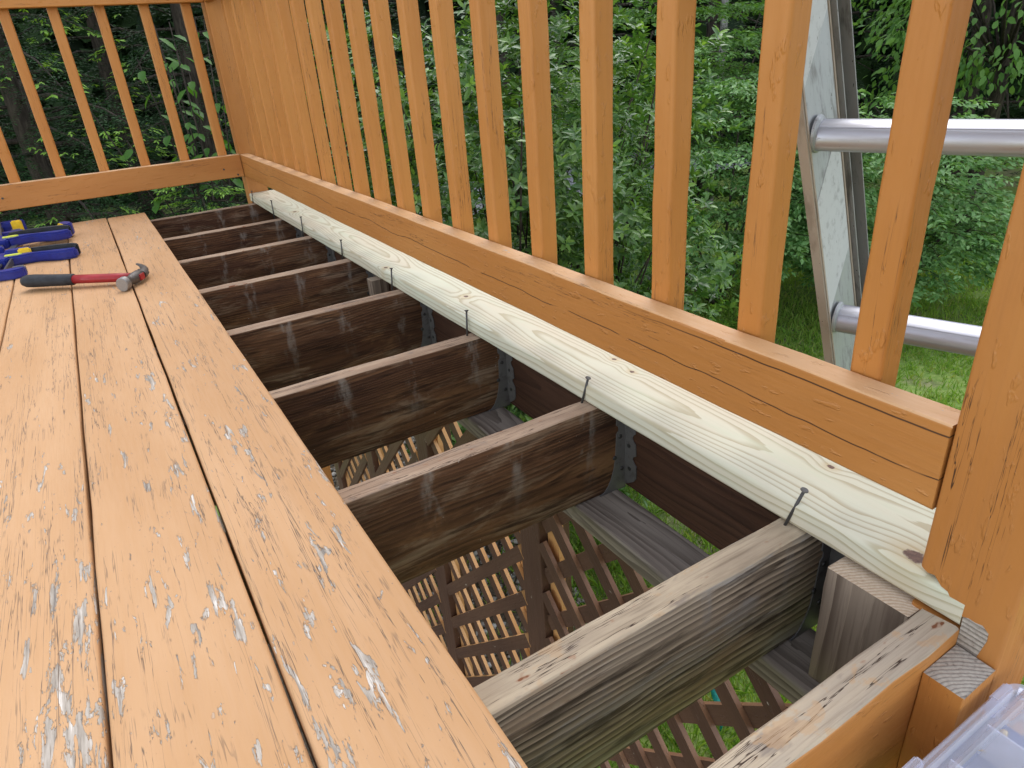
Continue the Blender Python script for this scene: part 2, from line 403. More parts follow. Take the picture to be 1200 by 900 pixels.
def mat_ground():
    t = NT('lawn_soil'); tc = t.coords(False)
    n = t.noise(tc, 1.1, 6, .6); n2 = t.noise(tc, 26, 5, .65)
    g = t.mix(t.step(n2, .35, .65), (.15, .25, .05), (.25, .33, .09))
    s = t.mix(t.step(n2, .35, .65), (.16, .17, .08), (.26, .25, .13))
    c = t.mix(t.step(n, .50, .62), g, s)
    return t.done(c, .9, t.bump(n2, .8, .02), .2)
M['ground'] = mat_ground()
def mat_drive():
    t = NT('driveway_gravel'); tc = t.coords(False)
    n = t.noise(tc, 60, 4, .7); n2 = t.noise(tc, .8, 4)
    c = t.mix(t.step(n, .35, .65), (.23, .24, .27), (.42, .43, .46))
    c = t.mix(t.math('MULTIPLY', t.step(n2, .45, .65), .4), c, (.26, .25, .23))
    return t.done(c, .85, t.bump(n, .6, .01), .3)
M['drive'] = mat_drive()
def mat_stone():
    t = NT('gravel_stone')
    g = t.node("ShaderNodeNewGeometry").outputs['Random Per Island']
    c = t.ramp(g, [(0, (.10, .09, .075)), (.4, (.24, .22, .19)), (.8, (.26, .24, .21)), (1, (.46, .44, .40))])
    return t.done(c, .8, None, .3)
M['stone'] = mat_stone()
M['mulch'] = mat_bark('mulch_bed', (.06, .045, .03), (.15, .12, .085))

# ------------------------------------------------------------------ object helpers
WM = {}
def reg(o, parent=None, mw=None):
    COL.objects.link(o)
    mw = mw or Matrix.Identity(4)
    if parent is not None:
        o.parent = parent
        o.matrix_parent_inverse = WM[parent].inverted()
    o.matrix_basis = mw
    WM[o] = mw.copy()
    return o
def tag(o, label=None, cat=None, group=None, kind=None):
    if label: o['label'] = label
    if cat: o['category'] = cat
    if group: o['group'] = group
    if kind: o['kind'] = kind
    return o
def thing(name, label, cat, loc=(0, 0, 0), group=None):
    o = bpy.data.objects.new(name, None); o.empty_display_size = .05
    reg(o, None, Matrix.Translation(V(loc)))
    return tag(o, label, cat, group)
def mesh_obj(name, bm, mats, parent=None, mw=None, smooth=False):
    me = bpy.data.meshes.new(name)
    bmesh.ops.recalc_face_normals(bm, faces=bm.faces)
    bm.to_mesh(me); bm.free()
    for m in (mats if isinstance(mats, (list, tuple)) else [mats]): me.materials.append(m)
    if smooth: me.shade_smooth()
    return reg(bpy.data.objects.new(name, me), parent, mw)
def frame(A, B, up=(0, 0, 1)):
    A = V(A); B = V(B); y = (B - A).normalized(); x = y.cross(V(up)).normalized(); z = x.cross(y)
    return Matrix(((x.x, y.x, z.x, A.x), (x.y, y.y, z.y, A.y), (x.z, y.z, z.z, A.z), (0, 0, 0, 1))), (B - A).length
def plank(name, A, B, w, h, mats, parent=None, up=(0, 0, 1), r=.003, seg=1, jit=0.0, cs=2, bow=0.0, topslot=None, endslot=None, wear=0.0):
    """a piece of timber from A to B (centres of its ends); local y runs along it. slots: side, top, end"""
    mw, L = frame(A, B, up)
    bm = bmesh.new(); prof = []
    for sx, sz, a0 in ((1, -1, -90), (1, 1, 0), (-1, 1, 90), (-1, -1, 180)):
        if r <= 0: prof.append((sx * w / 2, sz * h / 2)); continue
        for k in range(cs + 1):
            a = math.radians(a0 + 90 * k / cs)
            prof.append((sx * (w / 2 - r) + r * math.cos(a), sz * (h / 2 - r) + r * math.sin(a)))
    rings = []; n = len(prof); rr = random.Random(int(abs(A[0]) * 7919 + abs(A[1]) * 104729 + abs(A[2]) * 31337 + L * 977))
    for i in range(seg + 1):
        t = i / seg; bx = bow * 4 * t * (1 - t); ring = []
        jx = rr.uniform(-jit, jit); jz = rr.uniform(-jit, jit)
        for (px, pz) in prof:
            ring.append(bm.verts.new((px + bx + jx + rr.uniform(-wear, wear), t * L + (rr.uniform(-wear, wear) * 2 if i in (0, seg) else 0), pz + jz + rr.uniform(-wear, wear))))
        rings.append(ring)
    for i in range(seg):
        for j in range(n):
            f = bm.faces.new((rings[i][j], rings[i][(j + 1) % n], rings[i + 1][(j + 1) % n], rings[i + 1][j]))
            if topslot is not None:
                zz = sum(v.co.z for v in f.verts) / 4; 
                if zz > h / 2 - r * .35 - 1e-6 - wear: f.material_index = topslot
    for ring in (rings[0], rings[-1]):
        f = bm.faces.new(ring)
        if endslot is not None: f.material_index = endslot
    o = mesh_obj(name, bm, mats, parent, mw, smooth=False)
    if r > 0:
        me = o.data
        me.shade_smooth(); 
        me.set_sharp_from_angle(angle=math.radians(48))
        w_ = o.modifiers.new('weighted', 'WEIGHTED_NORMAL'); w_.keep_sharp = True; w_.weight = 100; w_.mode = 'FACE_AREA'
    return o
def box(bm, c, s, mat=0, rot=None):
    r = bmesh.ops.create_cube(bm, size=1.0, matrix=Matrix.Translation(V(c)) @ (rot or Matrix.Identity(4)) @ Matrix.Diagonal((*s, 1)))
    for f in {f for v in r['verts'] for f in v.link_faces}: f.material_index = mat
    return r['verts']
def tube(bm, pts, rad, ns=12, cap=True, upv=(0, 0, 1), mat=0):
    """sweep of ellipses (rx sideways, rz along upv) along pts"""
    pts = [V(p) for p in pts]; rings = []
    for i, p in enumerate(pts):
        d = (pts[min(i + 1, len(pts) - 1)] - pts[max(i - 1, 0)]).normalized()
        u = V(upv)
        if abs(d.dot(u)) > .95: u = V((1, 0, 0)) if abs(d.x) < .9 else V((0, 1, 0))
        x = d.cross(u).normalized(); z = x.cross(d)
        rx, rz = rad[i] if isinstance(rad[i], (tuple, list)) else (rad[i], rad[i])
        rings.append([bm.verts.new(p + x * rx * math.cos(2 * math.pi * k / ns) + z * rz * math.sin(2 * math.pi * k / ns)) for k in range(ns)])
    for a, b in zip(rings, rings[1:]):
        for k in range(ns):
            bm.faces.new((a[k], a[(k + 1) % ns], b[(k + 1) % ns], b[k])).material_index = mat
    if cap:
        bm.faces.new(rings[0]).material_index = mat; bm.faces.new(rings[-1]).material_index = mat
def extrude_poly(bm, poly, origin, ex, ey, ez, t, mat=0):
    """polygon in the (ex, ey) plane, thickness t along ez"""
    o = V(origin); ex, ey, ez = V(ex), V(ey), V(ez)
    a = [bm.verts.new(o + ex * p[0] + ey * p[1]) for p in poly]
    b = [bm.verts.new(o + ex * p[0] + ey * p[1] + ez * t) for p in poly]
    fs = [bm.faces.new(a), bm.faces.new(b[::-1])]
    for i in range(len(a)):
        j = (i + 1) % len(a); fs.append(bm.faces.new((a[i], a[j], b[j], b[i])))
    for f in fs: f.material_index = mat
    return fs
def sharp(o, deg=35):
    o.data.shade_smooth(); o.data.set_sharp_from_angle(angle=math.radians(deg)); return o
def tri_mesh(name, co, tri, mat, parent=None, mw=None, smooth=False):
    me = bpy.data.meshes.new(name)
    co = np.ascontiguousarray(co, dtype=np.float32).reshape(-1, 3); tri = np.ascontiguousarray(tri, dtype=np.int32).reshape(-1, 3)
    me.vertices.add(len(co)); me.vertices.foreach_set('co', co.ravel())
    me.loops.add(tri.size); me.loops.foreach_set('vertex_index', tri.ravel())
    me.polygons.add(len(tri)); me.polygons.foreach_set('loop_start', np.arange(0, tri.size, 3, dtype=np.int32))
    me.update(calc_edges=True); me.validate()
    me.materials.append(mat)
    if smooth: me.shade_smooth()
    return reg(bpy.data.objects.new(name, me), parent, mw)

# ------------------------------------------------------------------ foliage
def unit(a): return a / np.maximum(np.linalg.norm(a, axis=-1, keepdims=True), 1e-9)
def leaves(c, d, n, L, W, oval=True, fold=.18, droop=.12):
    """leaf blades: base c, axis d, surface normal n -> (verts, tris)"""
    d = unit(d); s = unit(np.cross(d, n)); n = np.cross(s, d); N = len(c)
    L = np.broadcast_to(np.asarray(L, float), (N,))[:, None]; W = np.broadcast_to(np.asarray(W, float), (N,))[:, None]
    def P(a, b, h): return c + d * (L * a) + s * (W * b) + n * (h * W - droop * L * a * a)
    if oval:
        vs = np.stack([P(0, 0, 0), P(.30, -.42, fold), P(.68, -.40, fold), P(1, 0, 0), P(.68, .40, fold), P(.30, .42, fold), P(.30, 0, 0), P(.68, 0, 0)], 1)
        tr = np.array([[0, 6, 1], [1, 6, 7], [1, 7, 2], [2, 7, 3], [0, 5, 6], [5, 4, 7], [5, 7, 6], [4, 3, 7]])
    else:
        vs = np.stack([P(0, 0, 0), P(.45, -.5, fold), P(1, 0, 0), P(.45, .5, fold)], 1)
        tr = np.array([[0, 2, 1], [0, 3, 2]])
    k = vs.shape[1]
    return vs.reshape(-1, 3), (tr[None] + (np.arange(N) * k)[:, None, None]).reshape(-1, 3)
def join(parts):
    co, tr, o = [], [], 0
    for c, t in parts: co.append(c); tr.append(t + o); o += len(c)
    return np.concatenate(co), np.concatenate(tr)
def limb_mesh(name, paths, mat, parent, ns=6):
    bm = bmesh.new()
    for pts, r0, r1 in paths:
        k = len(pts); tube(bm, pts, [r0 + (r1 - r0) * i / (k - 1) for i in range(k)], ns)
    return tag(mesh_obj(name, bm, mat, parent, None, True), kind='stuff')
Z0 = -1.8     # lawn level below the deck top

# ================================================================== SETTING
def grid_ground():
    """one lawn sheet to the horizon, finely divided near the deck with slight unevenness"""
    bm = bmesh.new()
    xs = [-120, -60, -25, -10, -5, -2, -1, 0, .5, 1, 1.5, 2, 2.6, 3.2, 4, 5, 6, 7, 8.5, 10, 13, 18, 30, 60, 120]
    ys = [-120, -60, -25, -8, -3, -1.5, -.7, 0, .6, 1.2, 1.8, 2.4, 3, 4, 5, 6, 7, 8, 9, 10, 12, 15, 20, 30, 60, 120]
    r = random.Random(3)
    g = [[bm.verts.new((x, y, Z0 + (r.uniform(-.02, .02) if abs(x) < 12 and abs(y) < 12 else 0))) for y in ys] for x in xs]
    for i in range(len(xs) - 1):
        for j in range(len(ys) - 1):
            bm.faces.new((g[i][j], g[i + 1][j], g[i + 1][j + 1], g[i][j + 1]))
    return tag(mesh_obj('lawn', bm, M['ground'], None, None, True), kind='structure')
grid_ground()
def sheet(name, pts, z, mat):
    bm = bmesh.new(); bm.faces.new([bm.verts.new((x, y, z)) for x, y in pts])
    return tag(mesh_obj(name, bm, mat), kind='structure')
sheet('driveway', [(-30, 9.4), (4, 9.0), (12, 8.6), (40, 7.0), (40, 10.5), (12, 12.2), (0, 12.8), (-30, 13.2)], Z0 + .03, M['drive'])
sheet('bare_soil', [(-6, -2), (.42, -2), (.42, 3.2), (-6, 3.2)], Z0 + .034, M['mulch'])
sheet('garden_bed', [(.45, 1.30), (.85, 1.25), (1.22, 1.7), (1.35, 2.6), (1.2, 4.0), (.45, 4.0)], Z0 + .026, M['mulch'])

# ================================================================== DECK FRAME
T = .0366; JT = -T - .0004; JW = .0385; JD = .181; S = .4064; J1Y = -.0506; XR = .515
D_old = {}
deck_names = ["rightmost old orange deck board, beside the opened bay of joists",
              "old orange deck board under the hammer head, second left of the opening",
              "flaking old orange deck board under the hammer grip, third left of the opening",
              "old orange deck board under the clamps at the left picture edge",
              "old orange deck board beyond the left picture edge, left of the clamps", "outermost old orange deck board at far left"]
for k in range(6):
    xc = -.1462 * k - .0711
    e = (2.857, 2.878, 2.884, 2.88, 2.876, 2.88)[k]
    o = plank('deck_board', (xc, -.75, -T / 2), (xc, e, -T / 2), .1430, T, [M['deck'], M['deck'], M['end_grey']], None, r=.0045, seg=26, jit=.0006, cs=2, endslot=2, wear=.0004)
    tag(o, deck_names[k], 'deck board', 'old orange deck boards')

tag(plank('deck_board', (.5178, -.2335, -T / 2), (.5178, 2.9265, -T / 2), .1396, T, [M['pine'], M['pine'], M['pine_end']], None, r=.0075, seg=30, jit=.0005, cs=4, endslot=2),
    "new pale unpainted pine deck board lying along the bottom rail", 'deck board')

# joists -----------------------------------------------------------------
ordn = ["nearest full joist, grey and deeply grained, with the leaning nail", "second joist from the front, brown with a dark drip stain and clear metal hanger",
        "third joist from the front, dark brown with whitish scratches", "fourth joist from the front, dark brown with a knot low on its left",
        "fifth joist from the front, dark brown, just behind the small wooden block", "sixth joist from the front, dark brown",
        "seventh joist from the front, last before the end joist"]
def hanger(j, yc, dark=False):
    """galvanised joist hanger at the rim: seat, two side plates and two flanges, bent from sheet"""
    zb = JT - JD; bm = bmesh.new(); th = .0016
    for s in (-1, 1):
        yo = yc + s * (JW / 2 + .0004)
        # side plate with a curved gusset growing to the bottom
        poly = [(0, -.052), (-.020, -.052), (-.021, -.085), (-.0165, -.090), (-.0165, -.098), (-.021, -.103), (-.022, -.128)]
        for a in range(0, 91, 15):
            t = math.radians(a); poly.append((-.022 - .036 * (1 - math.cos(t)), -.128 - .090 * math.sin(t)))
        poly += [(-.058, -.2205), (0, -.2205)]
        extrude_poly(bm, [(p[0], p[1]) for p in poly], (XR - .001, yo, 0), (1, 0, 0), (0, 0, 1), (0, s, 0), th)
        # flange on the rim, with a notched edge
        fl = [(0, -.055), (.024, -.060), (.027, -.066), (.027, -.098), (.022, -.102), (.019, -.108), (.022, -.114), (.028, -.118), (.029, -.142), (.022, -.146), (.020, -.152),
              (.024, -.158), (.030, -.163), (.030, -.188), (.024, -.198), (.004, -.212), (0, -.212)]
        extrude_poly(bm, fl, (XR - .0012, yo + s * th, 0), (0, s, 0), (0, 0, 1), (-1, 0, 0), th)
    box(bm, (XR - .030, yc, zb - .0022), (.056, JW + .004, .0016))
    h = mesh_obj('joist_hanger', bm, M['galv'], j)
    # nail heads and punched holes
    for (dx, dz) in ((-.010, -.075), (-.026, -.150), (-.010, -.178), (-.014, -.110)):
        b2 = bmesh.new(); bmesh.ops.create_cone(b2, cap_ends=True, segments=10, radius1=.0046, radius2=.0034, depth=.0022, matrix=Matrix.Translation((XR + dx, yc - JW / 2 - .0028, dz)) @ Matrix.Rotation(math.pi / 2, 4, 'X'))
        mesh_obj('nail_head', b2, M['nail'], j)
    for (dy, dz) in ((.013, -.080), (.013, -.128), (.015, -.175)):
        b2 = bmesh.new(); bmesh.ops.create_cone(b2, cap_ends=True, segments=10, radius1=.0040, radius2=.0034, depth=.0016, matrix=Matrix.Translation((XR - .0032, yc - JW / 2 - dy, dz)) @ Matrix.Rotation(math.pi / 2, 4, 'Y'))
        mesh_obj('nail_head', b2, M['nail'], j)
for k in range(7):
    yc = J1Y + k * S + JW / 2; zc = JT - JD / 2
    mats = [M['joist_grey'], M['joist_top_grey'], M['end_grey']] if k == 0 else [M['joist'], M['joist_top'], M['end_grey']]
    ro = (0, .002, -.003, .001, .003, -.002, 0)[k]
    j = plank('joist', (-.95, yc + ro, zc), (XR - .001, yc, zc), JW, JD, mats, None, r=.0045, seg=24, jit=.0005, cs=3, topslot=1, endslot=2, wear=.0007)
    tag(j, ordn[k], 'joist', 'joists across the opened bay')
    hanger(j, yc)
j8 = plank('joist', (-.95, 2.8615, JT - JD / 2), (XR - .001, 2.8615, JT - JD / 2), JW, JD, [M['joist'], M['joist_top'], M['end_grey']], None, r=.004, seg=20, jit=.0005, topslot=1, endslot=2, wear=.0006)
tag(j8, "farthest joist closing the frame below the green boughs", 'joist', 'joists across the opened bay')
j0 = plank('joist', (-.95, -.2163, JT - JD / 2), (.4465, -.2163, JT - JD / 2), JW, JD, [M['joist'], M['joist_top_worn'], M['end_grey'], M['paint_post']], None, r=.004, seg=26, jit=.0005, cs=3, topslot=1, endslot=2, wear=.0009)
for p in j0.data.polygons:
    if p.material_index == 0 and p.normal.x > .35: p.material_index = 3
tag(j0, "worn split-topped end joist with orange painted front, beside the plastic box", 'joist', 'joists across the opened bay')
tag(plank('rim_joist', (XR + .019, -.183, JT - JD / 2), (XR + .019, 2.925, JT - JD / 2), .038, JD, [M['rim'], M['rim'], M['end_grey']], None, r=.003, seg=10, jit=.0004),
    "dark brown rim joist under the new pale board, carrying the metal hangers", 'joist')
tag(plank('support_beam', (.451, -.60, -.2388), (.451, 2.9, -.2388), .094, .038, [M['beam'], M['beam'], M['end_grey']], None, r=.006, seg=24, jit=.0008, cs=3, wear=.0012),
    "grey weathered plank laid flat under the joist ends, on the posts", 'beam')
# blocks
tag(plank('wood_block', (.447, -.148, -.2185), (.447, -.148, -.0435), .038, .096, [M['block'], M['block'], M['end_cut']], None, up=(0, 1, 0), r=.0015, seg=6, endslot=2, wear=.0006),
    "upright offcut with vertical grain and pale sawn top, wedged beside the end joist", 'wood block')
tag(plank('wood_block', (.487, 1.462, -.215), (.487, 1.462, -.074), .052, .040, [M['block'], M['block'], M['end_cut']], None, up=(0, 1, 0), r=.0015, seg=2, endslot=2),
    "small reddish block standing between fourth and fifth joists under the new board", 'wood block')
tag(plank('baluster_stub', (.417, -.2556, -.60), (.417, -.2556, -.0570), .058, .0375, [M['paint'], M['paint'], M['end_grey']], None, up=(0, 1, 0), r=.0012, seg=10, endslot=2, wear=.0008),
    "sawn-off orange stub with splintered grey top beside the near post", 'post')

# nails --------------------------------------------------------------------
nb = [(.445, -.025), (.442, .388), (.4365, .790), (.4365, 1.211), (.4405, 1.622), (.4375, 2.040), (.4415, 2.478), (.4445, 2.872)]
nh = [(.4535, -.042, .020), (.4515, .377, .012), (.4475, .801, .016), (.4475, 1.221, .018), (.4475, 1.626, .020), (.4475, 2.064, .0245), (.449, 2.500, .0245), (.450, 2.866, .018)]
nl = ["nail leaning toward the camera on the grey nearest joist", "nail leaning outward on the second joist from the front", "upright nail on the third joist from the front",
      "upright nail on the fourth joist, beside a small knot in the new board", "upright nail on the fifth joist from the front", "upright nail on the sixth joist from the front",
      "upright nail on the seventh joist from the front", "farthest nail, on the end joist by the corner post"]
for (bx, by), (hx, hy, hz), lab in zip(nb, nh, nl):
    t = thing('nail', lab, 'nail', (bx, by, JT), 'nails holding the gap beside the new board')
    b = V((bx, by, JT - .010)); h = V((hx, hy, hz)); d = (h - b).normalized()
    bm = bmesh.new(); tube(bm, [b, h - d * .001], [.0021, .0021], 10); mesh_obj('shank', bm, M['nail'], t, None, True)
    bm = bmesh.new(); tube(bm, [h - d * .0030, h - d * .0008, h + d * .0004], [.0022, .0050, .0046], 14, upv=(1, 0, 0)); sharp(mesh_obj('head', bm, M['steel'], t))

# ================================================================== RAILINGS
ZRB, ZRT, TRB = .077, .173, .772
PM = [M['paint'], M['faded_sheen_top'], M['end_cut']]
rr_ = thing('deck_railing', "orange railing along the new pale board, running away to the corner", 'railing', (.46, 1.4, 0), 'orange deck railings')
plank('bottom_rail', (.467, -.1835, (ZRB + ZRT) / 2), (.467, 2.9275, (ZRB + ZRT) / 2), .038, ZRT - ZRB, [M['rail_paint'], M['faded_sheen_top'], M['end_grey']], rr_, r=.0035, seg=34, jit=.0006, cs=3, topslot=1, wear=.0003)
plank('top_rail', (.467, -.1835, TRB + .045), (.467, 2.9275, TRB + .045), .038, .09, PM, rr_, r=.003, seg=10)
plank('cap_rail', (.487, -.32, TRB + .111), (.487, 3.08, TRB + .111), .14, .036, [M['faded_sheen_top']] * 3, rr_, r=.005, seg=10)
by_ = [-.069, .092, .2535, .414, .5735, .734, .891, 1.048, 1.205, 1.364, 1.521, 1.679, 1.836, 1.994, 2.151, 2.309, 2.466, 2.624, 2.780]
for i, y in enumerate(by_):
    ln = random.Random(i * 5 + 1)
    o = plank('baluster', (.5060 + ln.uniform(-.001, .001), y, .085), (.5060 + ln.uniform(-.0015, .0015), y + ln.uniform(-.002, .002), TRB + .085), .0365, .0365, PM, rr_, up=(0, 1, 0), r=.0055, seg=14, jit=.0006, cs=3, wear=.0004)
rl = thing('deck_railing', "orange railing across the far end of the deck, behind the clamps", 'railing', (-.8, 2.947, 0), 'orange deck railings')
plank('bottom_rail', (-2.4, 2.947, (ZRB + ZRT) / 2), (.4455, 2.947, (ZRB + ZRT) / 2), .038, ZRT - ZRB, [M['paint_post'], M['faded_sheen_top'], M['end_grey']], rl, r=.0035, seg=20, jit=.0007, cs=3, topslot=1, wear=.0003)
plank('top_rail', (-2.4, 2.947, TRB + .045), (.4455, 2.947, TRB + .045), .038, .09, PM, rl, r=.0035, seg=10)
plank('cap_rail', (-2.4, 2.955, TRB + .111), (.415, 2.955, TRB + .111), .14, .036, [M['faded_sheen_top']] * 3, rl, r=.005, seg=10)
for i in range(16):
    x = .3825 - .1592 * i
    plank('baluster', (x, 2.9855, .088), (x, 2.9855, TRB + .085), .0365, .0365, PM, rl, up=(0, 1, 0), r=.005, seg=10, jit=.0006, cs=2, wear=.0004)
for (x, z) in ((.365, .118), (.420, .088), (-.47, .125)):
    bm = bmesh.new(); bmesh.ops.create_cone(bm, cap_ends=True, segments=10, radius1=.0045, radius2=.004, depth=.0022, matrix=Matrix.Translation((x, 2.9272, z)) @ Matrix.Rotation(math.pi / 2, 4, 'X'))
    mesh_obj('nail_head', bm, M['nail'], rl)
# near post, notched round the new board, with bare weathered patch
def near_post():
    t = thing('railing_post', "thick orange railing post at the right edge, notched round the new board", 'post', (.4925, -.2295, Z0))
    bm = bmesh.new()
    out = [(-.274, Z0), (-.274, 1.05), (-.1855, 1.05), (-.1855, .010), (-.194, .006), (-.201, .0075), (-.209, -.001), (-.216, -.003), (-.222, -.012), (-.229, -.015), (-.2345, -.022), (-.2355, -.040), (-.1855, -.040), (-.1855, Z0)]
    extrude_poly(bm, out, (.4482, 0, 0), (0, 1, 0), (0, 0, 1), (1, 0, 0), .0888)
    bmesh.ops.recalc_face_normals(bm, faces=bm.faces)
    es = [e for e in bm.edges if abs((e.verts[0].co - e.verts[1].co).normalized().z) > .99 and e.calc_length() > .5]
    bmesh.ops.bevel(bm, geom=es, offset=.004, segments=3, affect='EDGES', profile=.5)
    # local y must run along the grain (up): store rotated
    R = Matrix(((1, 0, 0, .4925), (0, 0, -1, -.23), (0, 1, 0, .3), (0, 0, 0, 1)))
    bm.transform(R.inverted())
    o = mesh_obj('post_body', bm, [M['paint_post']], t, R); sharp(o, 40)
    bm = bmesh.new()
    extrude_poly(bm, [(-.2350, -.0215), (-.2395, -.0195), (-.2460, -.0200), (-.2525, -.0185), (-.2590, -.0240), (-.2595, -.0330), (-.2575, -.0450), (-.2550, -.0600), (-.2360, -.0580)], (.4476, 0, 0), (0, 1, 0), (0, 0, 1), (1, 0, 0), .003)
    R2 = Matrix.Translation((.4476, -.245, -.04)); bm.transform(R2.inverted())
    mesh_obj('bare_patch', bm, [M['end_grey']], t, R2)
    bm = bmesh.new(); tube(bm, [(.505, -.275, -.040), (.505, -.281, -.040), (.505, -.283, -.040)], [.011, .011, .007], 16); sharp(mesh_obj('bolt_head', bm, M['paint_post'], t))
near_post()
cp = plank('railing_post', (.4935, 2.974, Z0), (.4935, 2.974, 1.05), .0888, .0888, [M['paint_post'], M['paint_post'], M['end_grey']], None, up=(0, 1, 0), r=.0045, seg=20, jit=.0005, cs=3)
tag(cp, "orange corner post where the two railings meet", 'post')

# ================================================================== BELOW THE DECK
LS = .9625                                       # the lattice stands under the beam, X about 0.475
def ly(y): return -.4458 + LS * (y + .4458)
def c_up(c): return .9597 * (1 - LS) + LS * c      # offset of a z = y + c line
def c_dn(c): return .0681 * (1 - LS) + LS * c      # offset of a z = c - y line
yp = [ly(y) for y in (.653, 1.30, 1.93, 2.56)]
for i, y in enumerate(yp):
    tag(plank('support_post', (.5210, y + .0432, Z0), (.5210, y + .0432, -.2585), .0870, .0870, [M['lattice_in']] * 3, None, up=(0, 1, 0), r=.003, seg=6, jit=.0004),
        ("dark brown post under the second joist, between lattice panels", "dark brown post at the left edge of the slatted view below the second joist",
         "third dark post under the deck, seen below the third joist", "farthest dark post under the deck")[i], 'post', 'posts under the deck edge')
def lattice(y0, y1, c_desc, c_asc, asc_inner, lab):
    t = thing('lattice_panel', lab, 'lattice', (.487, (y0 + y1) / 2, -1.7), 'lattice panels under the deck edge')
    zt, zb = -.262, Z0 + .06; pitch = .155 * LS; y0, y1, c_desc, c_asc = ly(y0), ly(y1), c_dn(c_desc), c_up(c_asc)
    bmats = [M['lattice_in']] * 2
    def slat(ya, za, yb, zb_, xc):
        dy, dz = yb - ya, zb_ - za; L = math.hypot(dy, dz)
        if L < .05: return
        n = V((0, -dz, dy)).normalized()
        o = plank('slat', (xc, ya, za), (xc, yb, zb_), .0105, .037, [M['lattice_in'], M['lattice_out'], M['lattice_lit_edge']], t, up=n, r=0)
        for p in o.data.polygons:        # outer faces keep their orange stain; upward edges have lit tones painted in
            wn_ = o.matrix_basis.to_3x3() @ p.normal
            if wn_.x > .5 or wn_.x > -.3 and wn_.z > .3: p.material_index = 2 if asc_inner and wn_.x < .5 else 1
    k = -12
    for k in range(-14, 16):
        c = c_asc + k * pitch                # z = y + c
        a = max(y0, zb - c); b = min(y1, zt - c)
        if b - a > .03: slat(a, a + c, b, b + c, .4815 if asc_inner else .4925)
        c = c_desc + k * pitch               # z = -y + c
        a = max(y0, c - zt); b = min(y1, c - zb)
        if b - a > .03: slat(a, c - a, b, c - b, .4925 if asc_inner else .4815)
    for y in (y0 + .022, y1 - .022):
        plank('frame_strip', (.506, y, zb), (.506, y, zt), .014, .044, [M['lattice_out']] * 3, t, up=(0, 1, 0), r=0)
lattice(-.40, .648, -.005, -.883, True, "brown diagonal lattice panel right of the dark post, below the nearest joist")
lattice(.745, 1.296, -.048, -1.535, False, "brown lattice panel with orange lit slats, between two dark posts below the second joist")
lattice(1.393, 1.926, -.06, -1.55, False, "brown lattice panel left of the second dark post, glimpsed beside the old boards")
lattice(2.023, 2.556, -.06, -1.55, False, "farthest brown lattice panel under the deck")
# stair tread carrying the box
tag(plank('stair_tread', (-.35, -.420, -.1565), (.62, -.420, -.1565), .285, .036, [M['deck'], M['deck'], M['end_grey']], None, r=.005, seg=6), "orange stair tread under the plastic box", 'stair tread')

# ================================================================== TOOLS AND BOX
def hammer():
    t = thing('hammer', "claw hammer with red shaft and black rubber grip lying on the old boards", 'hammer', (-.128, 1.668, .016))
    mw = Matrix.Translation((-.128, 1.668, .0195)) @ Matrix.Rotation(math.radians(-33), 4, 'Z') @ Matrix.Rotation(math.radians(1.2), 4, 'Y') @ Matrix.Diagonal((1, 1.22, 1.15, 1))
    bm = bmesh.new()
    tube(bm, [(-.325, .001, 0), (-.322, .001, 0), (-.312, .001, 0), (-.29, .001, 0), (-.25, 0, 0), (-.21, -.001, 0), (-.18, 0, 0), (-.176, 0, 0)],
         [(.006, .005), (.013, .0115), (.0175, .0145), (.0185, .0155), (.0165, .0145), (.0160, .0140), (.0150, .0135), (.0125, .0115)], 18)
    mesh_obj('grip', bm, M['rubber'], t, mw, True)
    bm = bmesh.new(); tube(bm, [(-.178, 0, 0), (-.12, 0, 0), (-.06, 0, 0), (-.012, 0, 0)], [(.0118, .0105), (.0120, .0105), (.0115, .0105), (.0105, .0098)], 16)
    mesh_obj('shaft', bm, M['red'], t, mw, True)
    bm = bmesh.new()
    # cheek, neck and face along -y, claw curving back on +y
    tube(bm, [(0, .020, 0), (0, .012, 0), (0, -.012, 0), (0, -.022, 0), (0, -.034, 0), (0, -.040, 0), (0, -.046, 0)],
         [(.011, .011), (.0145, .0135), (.0145, .0135), (.0115, .0115), (.0110, .0110), (.0145, .0145), (.0165, .0160)], 16)
    for s in (-1, 1):
        pts, rad = [], []
        for i in range(9):
            a = i / 8
            pts.append((.002 - .052 * a ** 2.1, .016 + .078 * a - .010 * a * a, s * (.0015 + .0060 * a)))
            rad.append((.0125 * (1 - a) + .0035, .0070 * (1 - a) + .0022))
        tube(bm, pts, rad, 10)
    hd = mesh_obj('head', bm, M['steel'], t, mw); sharp(hd, 50)
    bm = bmesh.new(); tube(bm, [(0, -.0455, 0), (0, -.059, 0), (0, -.0605, 0)], [.0165, .0165, .0150], 20); sharp(mesh_obj('face', bm, M['steel_face'], t, mw))
    bm = bmesh.new(); box(bm, (.0155, .002, 0), (.004, .017, .014)); mesh_obj('handle_end', bm, M['red'], t, mw)
hammer()

